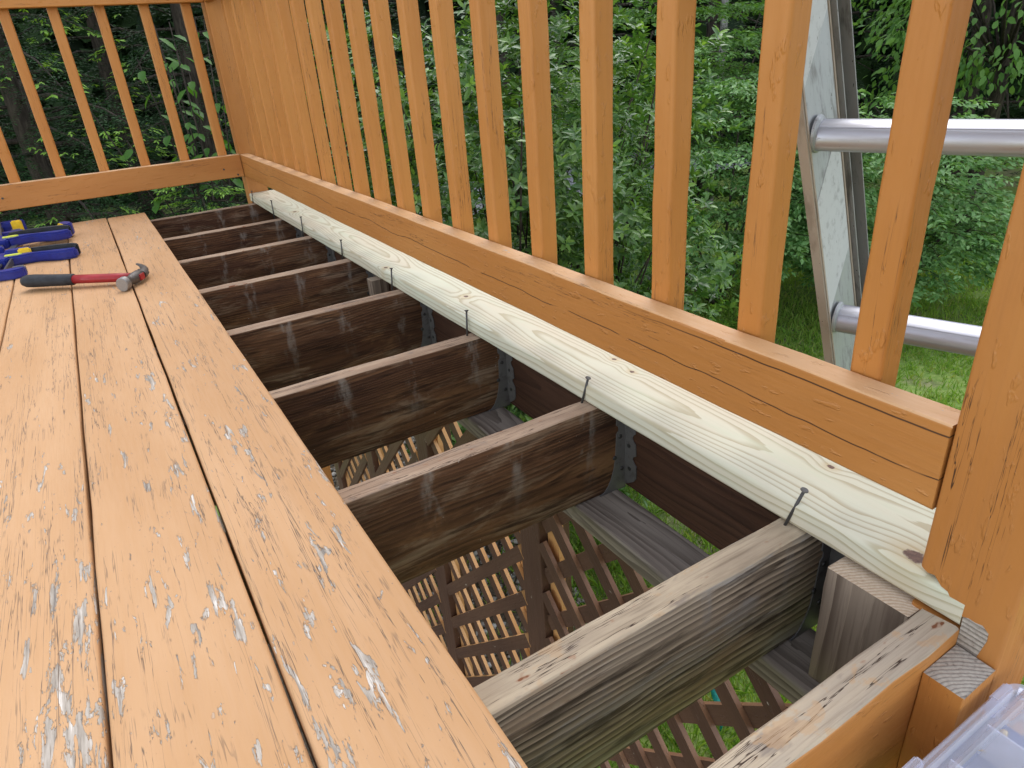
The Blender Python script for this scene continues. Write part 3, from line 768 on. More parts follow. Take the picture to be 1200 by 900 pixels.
def grip_poly(L=.19):
    """side outline of the squeezing grip, along x"""
    top, bot = [], []
    for i in range(17):
        a = i / 16; x = a * L
        bend = .010 * math.sin(a * 6.0) - .030 * a * a + .012 * a
        w = .0165 + .0045 * math.sin(a * 9.5 + .6) - .003 * a
        top.append((x, bend + w)); bot.append((x, bend - w))
    return top + [(L + .006, -.012)] + bot[::-1] + [(-.006, 0)]
def clamp(loc, rz, lab, mirror=1, pad=True, lift=0.0, bar_l=.50, roll=0):
    t = thing('bar_clamp', lab, 'clamp', loc, 'clamps on the old boards')
    mw = Matrix.Translation((loc[0], loc[1], loc[2] + lift)) @ Matrix.Rotation(math.radians(rz), 4, 'Z') @ Matrix.Rotation(math.radians(roll), 4, 'X')
    def part(name, bm, m, bev=.003, par=None):
        bmesh.ops.recalc_face_normals(bm, faces=bm.faces)
        if bev: bmesh.ops.bevel(bm, geom=[e for e in bm.edges if e.calc_length() > bev * .5 and len(e.link_faces) == 2 and e.calc_face_angle(0) > .7], offset=bev, segments=2, affect='EDGES', clamp_overlap=True)
        o = mesh_obj(name, bm, m, par or t, mw); return sharp(o, 40)
    bm = bmesh.new(); box(bm, (0, bar_l * .5 - .13, .016), (.019, bar_l, .0062)); part('bar', bm, M['bar'], .0008)
    # body, grip, trigger and release button around y = 0
    bm = bmesh.new(); extrude_poly(bm, [(-.030, -.034), (.022, -.036), (.030, -.020), (.030, .024), (.016, .036), (-.026, .036)], (0, 0, .002), (1, 0, 0), (0, 1, 0), (0, 0, 1), .030)
    b = part('body', bm, M['blue'], .004)
    bm = bmesh.new(); extrude_poly(bm, grip_poly(), (.026, -.004, .001), (1, 0, 0), (0, 1, 0), (0, 0, 1), .031); part('grip', bm, M['blue'], .006)
    bm = bmesh.new(); extrude_poly(bm, [(0, .022), (.05, .028), (.11, .020), (.165, .004), (.192, -.016), (.197, -.002), (.18, .022), (.13, .041), (.07, .048), (.01, .044)], (.028, .006, .0035), (1, 0, 0), (0, 1, 0), (0, 0, 1), .036); part('trigger', bm, M['rubber'], .004)
    bm = bmesh.new(); extrude_poly(bm, [(-.008, -.007), (.030, -.009), (.042, 0), (.030, .009), (-.008, .008)], (.022, .006, .0305), (1, 0, 0), (0, 1, 0), (0, 0, 1), .0045); part('button', bm, M['lime'], .0012)
    for y in (-.115, .055):
        bm = bmesh.new(); extrude_poly(bm, [(.014, -.016), (.014, .018), (-.02, .022), (-.075, .016), (-.088, .006), (-.088, -.012), (-.06, -.017)], (0, y, .001), (mirror, 0, 0), (0, 1, 0), (0, 0, 1), .030)
        jw = part('jaw', bm, M['blue'], .004)
        if pad:
            bm = bmesh.new(); box(bm, (-mirror * .068, y + (.026 if y < 0 else -.022), .016), (.034, .012, .033)); part('pad', bm, M['yellow'] if y > 0 else M['grey_pad'], .004, jw)
clamp((-.475, 2.225, 0), -6, "bar clamp with the lower blue grip, nearest the hammer", 1)
clamp((-.490, 2.50, 0), 3, "bar clamp with the upper blue grip and yellow-green button, lying over its neighbour", 1, lift=.012, roll=3)
def jaw_clamp(loc, rz, lab, L, jl, lift=0.0):
    t = thing('bar_clamp', lab, 'clamp', loc, 'clamps on the old boards')
    mw = Matrix.Translation((loc[0], loc[1], loc[2] + lift)) @ Matrix.Rotation(math.radians(rz), 4, 'Z')
    def part(name, bm, m, bev=.003, par=None):
        bmesh.ops.recalc_face_normals(bm, faces=bm.faces)
        bmesh.ops.bevel(bm, geom=[e for e in bm.edges if e.calc_face_angle(0) > .7], offset=bev, segments=2, affect='EDGES', clamp_overlap=True)
        return sharp(mesh_obj(name, bm, m, par or t, mw), 40)
    bm = bmesh.new(); box(bm, (0, L / 2, .018), (.0062, L, .019)); part('bar', bm, M['bar'], .0008)
    for y, pm in ((0, M['grey_pad']), (L, M['yellow'])):
        s = 1 if y == 0 else -1
        bm = bmesh.new(); extrude_poly(bm, [(-.022, -.012 * s), (.02, -.018 * s), (jl * .7, -.012 * s), (jl, -.002 * s), (jl + .004, .012 * s), (jl * .75, .022 * s), (.01, .022 * s), (-.022, .016 * s)], (0, y, .001), (1, 0, 0), (0, 1, 0), (0, 0, 1), .027 if y == 0 else .042)
        jw = part('jaw', bm, M['blue'], .004)
        bm = bmesh.new(); box(bm, (jl * .68, y + s * .026, .016 if y == 0 else .024), (.036, .013, .028 if y == 0 else .044)); part('pad', bm, pm, .004, jw)
jaw_clamp((-.455, 2.03, 0), -4, "bar clamp with a small blue jaw and grey pad pointing at the hammer grip",   .24, .052)
jaw_clamp((-.50, 2.70, 0), 0, "bar clamp at the far deck edge, blue jaw with yellow pad behind the grips", .16, .075, .004)
jaw_clamp((-.355, 2.575, 0), -70, "blue clamp jaw with yellow pad poking out past the upper grip", .075, .05, .008)

def organiser():
    lx0, lx1, ly0, ly1, zt, zb = .283, .468, -.545, -.283, -.070, -.1375
    cx, cy, hx, hy = (lx0 + lx1) / 2, (ly0 + ly1) / 2, (lx1 - lx0) / 2, (ly1 - ly0) / 2
    t = thing('storage_box', "translucent plastic storage box with clip lid on the stair tread, lower right", 'storage box', (cx, cy, zb))
    def ring(bm, off, z, rc=.022):
        vs = []; r = max(.003, rc + off); ax, ay = hx + off - r, hy + off - r
        for sx, sy, a0 in ((1, -1, -90), (1, 1, 0), (-1, 1, 90), (-1, -1, 180)):
            for k in range(8):
                a = math.radians(a0 + 90 * k / 7)
                vs.append(bm.verts.new((cx + sx * ax + r * math.cos(a), cy + sy * ay + r * math.sin(a), z)))
        return vs
    def loft(bm, prof, fill=True):
        rs = [ring(bm, o, z) for o, z in prof]
        for a, b in zip(rs, rs[1:]):
            for k in range(len(a)):
                j = (k + 1) % len(a); bm.faces.new((a[k], a[j], b[j], b[k]))
        if fill: bm.faces.new(rs[-1])
    bm = bmesh.new()
    loft(bm, [(0, zt - .014), (.0005, zt - .003), (-.0015, zt), (-.008, zt + .0004), (-.0095, zt - .0015), (-.0100, zt - .006), (-.0150, zt - .0065), (-.0165, zt - .002), (-.0195, zt - .0012), (-.0215, zt - .0035), (-.0230, zt - .0040)])
    lid = sharp(mesh_obj('lid', bm, M['clear'], t), 50)
    bm = bmesh.new(); loft(bm, [(-.003, zt - .012), (-.005, zt - .03), (-.007, zb + .004), (-.010, zb)]); sharp(mesh_obj('tray', bm, M['clear'], t), 50)
    for (x, y, rz) in ((lx0 + .014, ly1 + .001, 0), (lx1 - .030, ly1 - .0035, 0)):
        bm = bmesh.new(); box(bm, (x, y, zt - .012), (.030, .009, .026)); box(bm, (x, y + .003, zt - .024), (.020, .006, .006))
        bmesh.ops.bevel(bm, geom=bm.edges[:], offset=.002, segments=2, affect='EDGES'); sharp(mesh_obj('clip', bm, M['clear'], t))
    for i in range(1, 3):
        bm = bmesh.new(); box(bm, (lx0 + (lx1 - lx0) * i / 3, cy, (zt + zb) / 2 - .006), (.0018, 2 * hy - .02, zt - zb - .018)); mesh_obj('divider', bm, M['tray_grey'], t)
    bm = bmesh.new(); box(bm, (cx, cy, zb + .008), (2 * hx - .018, 2 * hy - .018, .008)); mesh_obj('liner', bm, M['tray'], t)
    # screws lying inside
    bm = bmesh.new(); tube(bm, [(0, -.019, 0), (0, -.0165, 0), (0, -.014, 0), (0, .016, 0), (0, .021, 0)], [.0042, .0042, .0019, .0019, .0003], 8)
    sm = None; r = random.Random(9)
    for i in range(34):
        mw = Matrix.Translation((r.uniform(lx0 + .02, lx1 - .02), r.uniform(ly1 - .09, ly1 - .018), zb + .015 + r.uniform(0, .02))) @ Matrix.Rotation(r.uniform(0, 6.28), 4, 'Z') @ Matrix.Rotation(r.uniform(-.35, .35), 4, 'X')
        if sm is None: o = mesh_obj('screw', bm, M['screw'], None, mw, True); sm = o.data
        else: o = reg(bpy.data.objects.new('screw', sm), None, mw)
        tag(o, "brass coloured screw loose inside the translucent storage box", 'screw', 'screws in the storage box')
organiser()

# ================================================================== LADDER
def ladder():
    U = V((.690, .174, .382)); L = V((.325, -.018, -.946)).normalized(); R = V((.314, -.949, 0.0)).normalized()
    N = R.cross(L).normalized()
    if N.x < 0: N = -N
    t = thing('ladder', "aluminium extension ladder standing outside the railing at the right", 'ladder', tuple(U + L * 2.2))
    # local frame: y along the stile (down), x along N, z along R
    def fr(o):
        X, Y, Z = N, L, N.cross(L)
        return Matrix(((X.x, Y.x, Z.x, o.x), (X.y, Y.y, Z.y, o.y), (X.z, Y.z, Z.z, o.z), (0, 0, 0, 1))), (1 if Z.dot(R) > 0 else -1)
    bot = (U.z - Z0) / -L.z; top = -1.6
    mw, s = fr(U)
    for side in (0, 1):
        off = R * (.42 * side); sg = s if side == 0 else -s
        m2 = Matrix.Translation(off) @ mw; ln = bot - top; yc = (bot + top) / 2
        bm = bmesh.new()
        box(bm, (.029, yc, 0), (.116, ln, .003))                                   # web
        sw = mesh_obj('stile', bm, M['alu_web'], t, m2)
        bm = bmesh.new(); box(bm, (-.0305, yc, -sg * .005), (.0032, ln, .013)); box(bm, (.0886, yc, -sg * .005), (.0032, ln, .013))
        box(bm, (-.026, yc, sg * .0022), (.0045, ln, .0016)); box(bm, (.0825, yc, sg * .0022), (.0030, ln, .0016))
        mesh_obj('flange', bm, M['alu_tan'], sw, m2)
        # second section behind
        bm = bmesh.new(); box(bm, (.108, yc - .15, -sg * .004), (.030, ln - .3, .0035)); box(bm, (.0930, yc - .15, sg * .002), (.0035, ln - .3, .014)); box(bm, (.1235, yc - .15, sg * .004), (.0034, ln - .3, .022))
        box(bm, (.109, yc - .15, sg * .000), (.0035, ln - .3, .0046))
        mesh_obj('fly_stile', bm, M['alu_dark'], t, m2)
        if side == 0:
            for (pts) in ([(-.0225, -.34), (.0775, -.34), (.0775, -.135), (-.0225, -.070)], [(-.0225, .092), (.0775, .025), (.0775, .222), (-.0225, .282)]):
                bm = bmesh.new(); extrude_poly(bm, pts, (0, 0, sg * .0016), (1, 0, 0), (0, 1, 0), (0, 0, sg), .0006); mesh_obj('sticker', bm, M['sticker'], sw, m2)
    k = -5
    ky = -1.22
    while ky < bot - .1:
        c = U + L * ky; bm = bmesh.new()
        a, b = c + R * .002, c + R * .418
        n = 20; rings = []
        for p in (a, b):
            rg = []
            for i in range(n):
                an = 2 * math.pi * i / n; cx, cz = math.cos(an), math.sin(an)
                up = -L
                hgt = .0205 * cz if cz < .55 else .0205 * .55 + (.0205 * (cz - .55)) * .55
                rg.append(bm.verts.new(p + N * (.0205 * cx) + V((0, 0, 1)) * (hgt)))
            rings.append(rg)
        for i in range(n):
            bm.faces.new((rings[0][i], rings[0][(i + 1) % n], rings[1][(i + 1) % n], rings[1][i]))
        bm.faces.new(rings[0]); bm.faces.new(rings[1])
        mw2, _ = frame(a, b); bm.transform(mw2.inverted())
        rg = sharp(mesh_obj('rung', bm, M['alu'], t, mw2), 30)
        # ribs on the tread and a swaged collar at the stile
        bm = bmesh.new()
        for i in range(6):
            q = (i - 2.5) * .0052; zz = .0162 - abs(i - 2.5) * .0008
            tube(bm, [a + N * q + V((0, 0, zz - .001)), b + N * q + V((0, 0, zz - .001))], [.0011, .0011], 5)
        bm.transform(mw2.inverted()); mesh_obj('rib', bm, M['alu'], rg, mw2)
        for e in (a, b):
            d = (b - a).normalized() * (1 if e is a else -1)
            bm = bmesh.new(); tube(bm, [e + d * .001, e + d * .004, e + d * .006], [(.0265, .0250), (.0260, .0245), (.0225, .0210)], 20); bm.transform(mw2.inverted())
            sharp(mesh_obj('collar', bm, M['alu_web'], rg, mw2))
        ky += .305
ladder()

# teal thing in the grass
t = thing('garden_toy', "small teal plastic item lying in the grass below the lattice", 'garden item', (1.29, .735, Z0))
bm = bmesh.new(); tube(bm, [(1.27, .70, Z0 + .05), (1.275, .705, Z0 + .075), (1.285, .72, Z0 + .10), (1.30, .745, Z0 + .115), (1.31, .76, Z0 + .112), (1.315, .77, Z0 + .10)], [.010, .018, .028, .030, .022, .006], 14); mesh_obj('bulb', bm, M['teal'], t, None, True)
bm = bmesh.new(); tube(bm, [(1.24, .66, Z0 + .01), (1.255, .68, Z0 + .03), (1.27, .70, Z0 + .055)], [.009, .008, .010], 10); mesh_obj('stem', bm, M['teal'], t, None, True)

# ================================================================== VEGETATION
UP = np.array([0, 0, 1.0])
def rand_dirs(n):
    v = rng.normal(size=(n, 3)); return unit(v)

def rosette_bush(center, rad, nclump, per, lab, singles=300):
    c0 = np.array(center); rad = np.array(rad)
    t = thing('broadleaf_bush', lab, 'bush', (center[0], center[1], Z0))
    # clumps on and inside an uneven ellipsoid
    d = rand_dirs(nclump); rr = rng.uniform(.16, 1.0, (nclump, 1)) ** .5 * (1 + .18 * np.sin(d[:, :1] * 5 + d[:, 2:3] * 7))
    cc = c0 + d * rad * rr
    P = (cc[:, None, :] + rng.normal(size=(nclump, per, 3)) * .085).reshape(-1, 3)
    P = P[P[:, 2] > Z0 + .05]
    out = unit((P - c0) / rad)
    ax = unit(out * .55 + UP * .65 + rng.normal(size=P.shape) * .35)
    n = 8; C, D, Nn, L, Wd, nw = [], [], [], [], [], []
    for i in range(len(P)):
        a = ax[i]; s = np.cross(a, [.3, .8, .5]); s /= np.linalg.norm(s); q = np.cross(a, s); ph = rng.uniform(0, 6.28); young = rng.random() < .16
        for k in range(n):
            an = ph + k * 2.4; el = rng.uniform(.05, .55) + (.5 if k > 5 else 0)
            rdl = s * math.cos(an) + q * math.sin(an)
            dd = rdl * math.cos(el) + a * math.sin(el)
            C.append(P[i] + a * .004 * k); D.append(dd); Nn.append(a * math.cos(el) - rdl * math.sin(el) + rng.normal(size=3) * .15)
            L.append(rng.uniform(.040, .064) * (1 - .05 * k)); Wd.append(L[-1] * rng.uniform(.40, .50)); nw.append(young and k > 3)
    C, D, Nn, L, Wd, nw = map(np.array, (C, D, Nn, L, Wd, nw))
    cp_ = np.array(CAM_P); dist = np.linalg.norm(C - cp_, axis=1)
    order = np.argsort(dist); single = np.zeros(len(C), bool); single[order[:singles]] = True
    m = ~single & ~nw
    tag(tri_mesh('foliage', *leaves(C[m], D[m], Nn[m], L[m], Wd[m]), M['leaf_rhodo'], t), kind='stuff')
    m = ~single & nw
    tag(tri_mesh('new_foliage', *leaves(C[m], D[m], Nn[m], L[m], Wd[m]), M['leaf_rhodo_new'], t), kind='stuff')
    co, tr = leaves(np.zeros((1, 3)), np.array([[0, 1., 0]]), np.array([[0, 0, 1.]]), 1, .38)
    lm = {}
    for i in np.nonzero(single)[0]:
        y = unit(D[i]); x = unit(np.cross(y, Nn[i])); z = np.cross(x, y); s = L[i]
        mw = Matrix(((x[0] * s, y[0] * s, z[0] * s, C[i][0]), (x[1] * s, y[1] * s, z[1] * s, C[i][1]), (x[2] * s, y[2] * s, z[2] * s, C[i][2]), (0, 0, 0, 1)))
        key = bool(nw[i])
        if key not in lm:
            o = tri_mesh('leaf', co, tr, M['leaf_rhodo_new' if key else 'leaf_rhodo'], t, mw); lm[key] = o.data
        else: reg(bpy.data.objects.new('leaf', lm[key]), t, mw)
    paths = []
    for i in range(0, nclump, 7):
        b = np.array([center[0] + rng.uniform(-.2, .2), center[1] + rng.uniform(-.2, .2), Z0]); e = cc[i]; mid = (b + e) / 2 + np.array([0, 0, -.12]) + rng.normal(size=3) * .06
        paths.append(([V(b), V(b * .5 + mid * .5 + np.array([0, 0, .05])), V(mid), V(e)], .014, .003))
    limb_mesh('branch', paths, M['bark'], t, 5)

rosette_bush((1.62, 2.50, -.50), (1.0, 1.04, 1.40), 760, 8, "dense broad-leaved evergreen bush behind the middle balusters, glossy rosettes")

def fan_shrub(center, rad, nspray, lab, leafmat, L0=.042, name='leafy_shrub', spray=.36, per=46, up=.25, low=-.42):
    c0 = np.array(center); rad = np.array(rad)
    t = thing(name, lab, 'shrub', (center[0], center[1], Z0))
    d = rand_dirs(nspray); d[:, 2] = np.abs(d[:, 2]) * 1.2 - .55; d = unit(d)
    sh = rng.uniform(.35, 1.0, nspray) ** .5
    # step the crown into layers
    h = d[:, 2] * sh
    h = np.round(h * 5.5) / 5.5 + rng.normal(size=nspray) * .022
    h = np.maximum(h, low)
    B = c0 + np.stack([d[:, 0] * sh * rad[0], d[:, 1] * sh * rad[1], h * rad[2]], 1)
    ho = d.copy(); ho[:, 2] = 0; ho = unit(ho + rng.normal(size=d.shape) * [.35, .35, 0])
    C, D, Nn, L = [], [], [], []; paths = []
    for i in range(nspray):
        f = ho[i]; sl = spray * rng.uniform(.6, 1.25); side = np.array([-f[1], f[0], 0]); tilt = rng.normal() * .25
        nn = unit(UP + side * tilt - f * .1)
        base = B[i] - f * sl * .5
        paths.append(([V(base), V(base + f * sl * .5 + UP * .05 * sl), V(base + f * sl + UP * (-.06) * sl)], .004, .0012))
        for k in range(per):
            a = rng.uniform(.08, 1.0); sg = 1 if k % 2 else -1
            wid = sl * .40 * math.sin(min(1, a * 1.15) * math.pi * .9 + .15) * rng.uniform(.1, 1)
            sag = (up * a - .42 * a * a - .35 * (wid / sl) ** 1.5) * sl
            p = base + f * (a * sl) + side * sg * wid + nn * sag + rng.normal(size=3) * .010
            dd = f * rng.uniform(.45, 1) + side * sg * rng.uniform(.35, 1.0) + UP * rng.normal() * .28 - UP * .15
            C.append(p); D.append(dd); Nn.append(nn + rng.normal(size=3) * .32); L.append(L0 * rng.uniform(.7, 1.3))
    C, D, Nn, L = map(np.array, (C, D, Nn, L))
    tag(tri_mesh('foliage', *leaves(C, D, Nn, L, L * .48, False, .15, .15), leafmat, t), kind='stuff')
    stem = []
    for i in range(9):
        b = np.array([center[0], center[1], Z0]); e = B[rng.integers(nspray)]
        stem.append(([V(b), V(b * .6 + e * .4), V(e)], .02, .005))
    limb_mesh('branch', stem + paths[::3], M['bark'], t, 5)
fan_shrub((4.55, 3.80, -.72), (1.15, 1.10, 1.18), 760, "layered bright green leafy shrub left of the ladder", M['leaf_shrub'], .05)
fan_shrub((5.65, 2.95, -.98), (.98, .95, .98), 540, "layered bluish green shrub right of the ladder, above the lawn", M['leaf_shrub'], .052)
fan_shrub((4.9, 4.9, .2), (1.3, 1.1, 1.4), 420, "taller light green shrub behind the layered ones", M['leaf_tree'], .05)

def conifer(base, H, R, nb, lab, mat, nl=.028, step=.02, new=False, zlow=.08, name='conifer_tree', tw=18, seed=0, droop=.38, trunk_r=None):
    rg = np.random.default_rng(seed); b0 = np.array([base[0], base[1], Z0])
    t = thing(name, lab, 'tree', (base[0], base[1], Z0))
    C, D, Nn, L = [], [], [], []; C2, D2, N2, L2 = [], [], [], []; limbs = []
    for i in range(nb):
        hh = zlow + (1 - zlow) * ((i + rg.random()) / nb); az = i * 2.399 + rg.normal() * .3
        ln = R * (1 - hh) ** .75 * rg.uniform(.75, 1.15) + .08
        d = np.array([math.cos(az), math.sin(az), 0]); s = np.array([-d[1], d[0], 0]); o = b0 + UP * (hh * H)
        def path(a): return o + d * (a * ln) + UP * ((.16 * a - droop * a * a) * ln)
        limbs.append(([V(path(0)), V(path(.35)), V(path(.7)), V(path(1))], .012 * ln + .004, .002))
        for k in range(tw):
            a = .12 + .88 * (k + rg.random()) / tw
            for sg in (-1, 1):
                tl = ln * (.34 * (1 - a) + .10) * rg.uniform(.7, 1.2)
                q = unit(d * .75 + s * sg * rg.uniform(.55, 1.0) - UP * rg.uniform(.05, .35))
                p0 = path(a); ns = max(2, int(tl / step))
                u = np.linspace(.05, 1, ns)[:, None]
                pts = p0 + q * tl * u - UP * (tl * .25 * u ** 2)
                sd = unit(np.cross(q, UP))
                for g in (-1, 1):
                    C.append(pts); D.append(np.broadcast_to(q * .7 + sd * g * .8, pts.shape) + rg.normal(size=pts.shape) * .15)
                    Nn.append(np.broadcast_to(UP, pts.shape) + rg.normal(size=pts.shape) * .3); L.append(nl * rg.uniform(.75, 1.2, ns))
                if new and rg.random() < new and a > .3:
                    m = 4; e = pts[-1]
                    C2.append(np.repeat(e[None], m, 0) - q * np.linspace(0, .05, m)[:, None]); D2.append(q + sd * np.array([0, .9, -.9, .3])[:, None] + rg.normal(size=(m, 3)) * .12 - UP * .1)
                    N2.append(np.broadcast_to(UP, (m, 3)) + rg.normal(size=(m, 3)) * .3); L2.append(nl * 1.5 * rg.uniform(.8, 1.2, m))
    C, D, Nn = (np.concatenate(a) for a in (C, D, Nn)); L = np.concatenate(L)
    tag(tri_mesh('foliage', *leaves(C, D, Nn, L, L * .30, False, .05, .1), mat, t), kind='stuff')
    if C2:
        C2, D2, N2 = (np.concatenate(a) for a in (C2, D2, N2)); L2 = np.concatenate(L2)
        tag(tri_mesh('new_growth', *leaves(C2, D2, N2, L2, L2 * .36, False, .1, .15), M['needle_new'], t), kind='stuff')
    bm = bmesh.new(); r0 = trunk_r or .02 * H + .01
    k = 9; tube(bm, [tuple(b0 + UP * (H * i / k) + np.array([.02 * math.sin(i * 1.3), .02 * math.cos(i * 1.7), 0])) for i in range(k + 1)], [r0 * (1 - .93 * i / k) for i in range(k + 1)], 10)
    mesh_obj('trunk', bm, M['bark'], t, None, True)
    limb_mesh('branch', limbs, M['bark'], t, 5)
conifer((-.45, 6.3), 5.2, 1.75, 70, "dark hemlock with fresh green tips behind the far railing, left", M['needle'], .034, .026, .5, seed=1, tw=20)
conifer((.95, 6.9), 5.6, 1.75, 70, "dark hemlock behind the far railing, near the corner post", M['needle'], .034, .028, .22, seed=2, tw=20)
conifer((-1.9, 7.2), 5.4, 1.8, 60, "dark hemlock at the far left behind the railing", M['needle'], .036, .030, .3, seed=3, tw=18)
conifer((.45, 4.6), 1.85, 1.1, 60, "low young hemlock with bright tips below the far railing", M['needle'],   .024, .018, .85, zlow=.15, name='young_hemlock', seed=4, tw=14, droop=.3)
for i, (x, y) in enumerate([(-2.9, 8.6), (-1.1, 8.7), (.35, 8.5), (1.9, 8.4)]):
    conifer((x, y), 5.6, 1.7, 70, "dark conifer of the dense row behind the hemlocks, %s from the left" % ("first", "second", "third", "fourth")[i], M['needle_far'], .06, .05, 0, seed=40 + i, tw=14)
conifer((2.1, 6.2), 4.6, 1.5, 60, "dark conifer behind the crowded far balusters", M['needle'], .036, .030, .15, seed=5, tw=16)
far = [(-3.8, 9.4, 6.0), (3.3, 8.2, 5.5), (4.9, 8.0, 6.2), (6.3, 7.6, 6.0), (7.9, 7.2, 6.5), (9.6, 6.4, 6.2), (10.6, 5.0, 6.5), (11.4, 3.4, 6.2), (-.6, 13.6, 7.0), (2.6, 13.8, 7.0), (5.6, 13.4, 7.0), (9.0, 12.6, 7.0), (12.4, 9.6, 7.0), (13.2, 6.8, 7.0)]
fl = ["leftmost", "first", "second", "third", "fourth", "fifth", "sixth", "rightmost"]
for i, (x, y, h) in enumerate(far):
    near_ = i < 8
    conifer((x, y), h, 1.9 if near_ else 2.2, 46 if near_ else 40,
            ("tall dark conifer in the tree row behind the lawn, %s from the left" % fl[i]) if near_ else "dim conifer beyond the driveway, lost in the dark wood",
            M['needle_far'], .075, .07, .0, seed=20 + i, tw=12)
    if not near_: bpy.data.objects
for o in list(COL.objects):
    if o.get('label', '').startswith('dim conifer'): o['group'] = 'conifers beyond the driveway'
    elif o.get('label', '').startswith('tall dark conifer'): o['group'] = 'tree row behind the lawn'

def leaf_tree(base, H, crown_c, crown_r, n, lab, mat, L0, trunk_r, bark, seed, name='broadleaf_tree'):
    rg = np.random.default_rng(seed); t = thing(name, lab, 'tree', (base[0], base[1], Z0))
    cc = np.array(crown_c); cr = np.array(crown_r); nc = 90
    dv = rg.normal(size=(nc, 3)); dv = unit(dv); ce = cc + dv * cr * rg.uniform(.4, 1, (nc, 1)) ** .5
    C = (ce[:, None] + rg.normal(size=(nc, n // nc, 3)) * np.array([.24, .24, .10])).reshape(-1, 3)
    D = unit(C - cc) * .8 + rg.normal(size=C.shape) * .5 - UP * .5; Nn = UP + rg.normal(size=C.shape) * .45; L = L0 * rg.uniform(.7, 1.25, len(C))
    tag(tri_mesh('foliage', *leaves(C, D, Nn, L, L * .55, True, .12, .25), mat, t), kind='stuff')
    b0 = np.array([base[0], base[1], Z0]); bm = bmesh.new()
    top = cc + np.array([0, 0, cr[2] * .7])
    tube(bm, [tuple(b0 + (top - b0) * a + np.array([.06 * math.sin(a * 7), .05 * math.cos(a * 5), 0])) for a in np.linspace(0, 1, 9)], [trunk_r * (1 - .85 * a) for a in np.linspace(0, 1, 9)], 10)
    mesh_obj('trunk', bm, bark, t, None, True)
    limb_mesh('branch', [([V(b0 + (top - b0) * .45), V((b0 + (top - b0) * .5 + e) / 2), V(e)], .022, .004) for e in ce[::3]], bark, t, 5)
leaf_tree((9.0, 3.9), 6, (8.4, 3.6, .9), (1.5, 1.6, 1.7), 5400, "leafy tree with drooping branches above the lawn, upper right", M['leaf_tree'], .085, .11, M['bark'], 3)
leaf_tree((7.6, 6.8), 6, (7.4, 6.6, 3.6), (1.8, 1.6, 1.6), 3600, "pale grey slender trunk leaning among the dark trees", M['leaf_tree'], .085, .07, M['bark_grey'], 4)
def sapling():
    t = thing('sapling', "young sapling with large pointed leaves behind the far railing", 'sapling', (.62, 5.0, Z0)); r = random.Random(5); lm = None
    co, tr = leaves(np.zeros((1, 3)), np.array([[0, 1., 0]]), np.array([[0, 0, 1.]]), 1, .52, True, .12, .2); paths = []
    for b in range(13):
        e = V((.38 + r.uniform(-.42, .42), 4.85 + r.uniform(-.3, .25), r.uniform(.05, .85))); s = V((.62, 5.0, Z0)); m = s * .45 + e * .55 + V((.0, .05, .15))
        paths.append(([s, m, e], .010, .003))
        for k in range(7):
            a = .45 + .55 * (k + .5) / 7; p = m.lerp(e, (a - .45) / .55); an = k * 2.2 + b
            y = V((math.cos(an), math.sin(an) - .5, -.45 + r.uniform(-.3, .2))).normalized(); n = V((r.uniform(-.3, .3), r.uniform(-.5, .1), 1)); x = y.cross(n).normalized(); z = x.cross(y); s_ = r.uniform(.08, .125)
            mw = Matrix(((x.x * s_, y.x * s_, z.x * s_, p.x), (x.y * s_, y.y * s_, z.y * s_, p.y), (x.z * s_, y.z * s_, z.z * s_, p.z), (0, 0, 0, 1)))
            if lm is None: o = tri_mesh('leaf', co, tr, M['leaf_sap'], t, mw); lm = o.data
            else: reg(bpy.data.objects.new('leaf', lm), t, mw)
    limb_mesh('branch', paths, M['bark'], t, 6)
sapling()
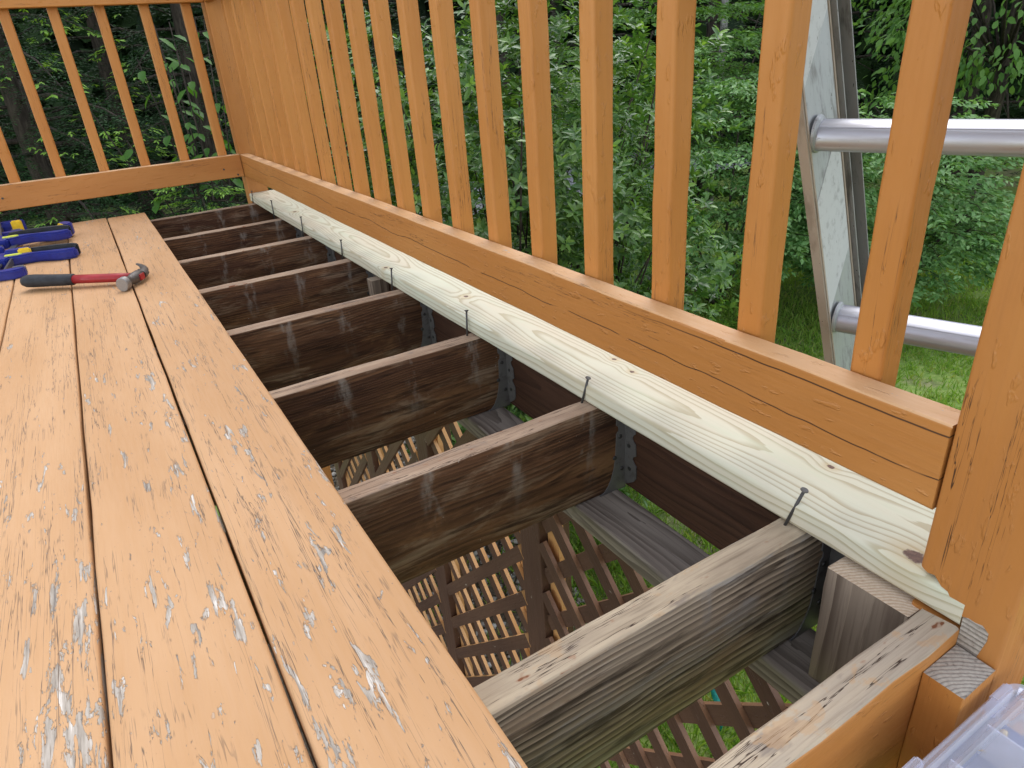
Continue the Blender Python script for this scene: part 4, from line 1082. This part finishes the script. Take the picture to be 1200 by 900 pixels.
# far wood
n = 46000
an = rng.uniform(math.radians(-30), math.radians(100), n); rd = rng.uniform(15.5, 20, n); hz = Z0 + rng.uniform(0, 1, n) ** .9 * 8.5
C = np.stack([np.sin(an) * rd, np.cos(an) * rd, hz], 1); D = rng.normal(size=C.shape) - UP * .4; Nn = unit(-C) + UP * .6 + rng.normal(size=C.shape) * .5
tag(tri_mesh('woodland', *leaves(C, D, Nn, rng.uniform(.45, .95, n), rng.uniform(.22, .5, n), False), M['needle_far']), "dark woodland closing the view behind all the trees", 'woodland', kind='stuff')
# grass
def grass(x0, x1, y0, y1, n, L0, W0, keep=None):
    x = rng.uniform(x0, x1, n); y = rng.uniform(y0, y1, n)
    if keep is not None: k = keep(x, y); x, y = x[k], y[k]
    n = len(x); C = np.stack([x, y, np.full(n, Z0 - .012)], 1); D = UP + rng.normal(size=(n, 3)) * .48; Nn = rng.normal(size=(n, 3))
    L = L0 * rng.uniform(.5, 1.35, n); return leaves(C, D, Nn, L, W0 * rng.uniform(.7, 1.3, n), False, .1, .35)
def patch(x, y):
    v = np.sin(x * 2.3 + 1) * np.cos(y * 2.9) + np.sin(x * 5.1 + y * 4.3) * .5
    return (v > -.25) | (rng.random(len(x)) < .35)
bed = lambda x, y: ((x > 1.15) | (y < 1.35) | (rng.random(len(x)) < .3)) & patch(x, y)
co, tr = join([grass(.42, 2.7, -.8, 2.6, 42000, .085, .0048, bed), grass(2.4, 8.5, -.6, 4.8, 70000, .075, .007, patch), grass(3.2, 9.5, -.2, 7, 26000, .07, .010, patch)])
tag(tri_mesh('grass', co, tr, M['grass']), "uneven green lawn grass below the deck", 'grass', kind='stuff')
# gravel of the bed
n = 1500
oc = np.array([[1, 0, 0], [0, 1, 0], [-1, 0, 0], [0, -1, 0], [0, 0, .7], [0, 0, -.7]]); ot = np.array([[0, 1, 4], [1, 2, 4], [2, 3, 4], [3, 0, 4], [1, 0, 5], [2, 1, 5], [3, 2, 5], [0, 3, 5]])
pc = np.stack([rng.uniform(.50, 1.22, n), rng.uniform(1.32, 3.6, n), np.full(n, Z0 + .034)], 1); sz = rng.uniform(.008, .026, (n, 1, 1)) ** 1.0
vs = pc[:, None] + oc[None] * sz * rng.uniform(.6, 1.2, (n, 6, 1)); tr = (ot[None] + (np.arange(n) * 6)[:, None, None]).reshape(-1, 3)
tag(tri_mesh('gravel', vs.reshape(-1, 3), tr, M['stone']), "pale loose stones along the foot of the lattice", 'gravel', kind='stuff')
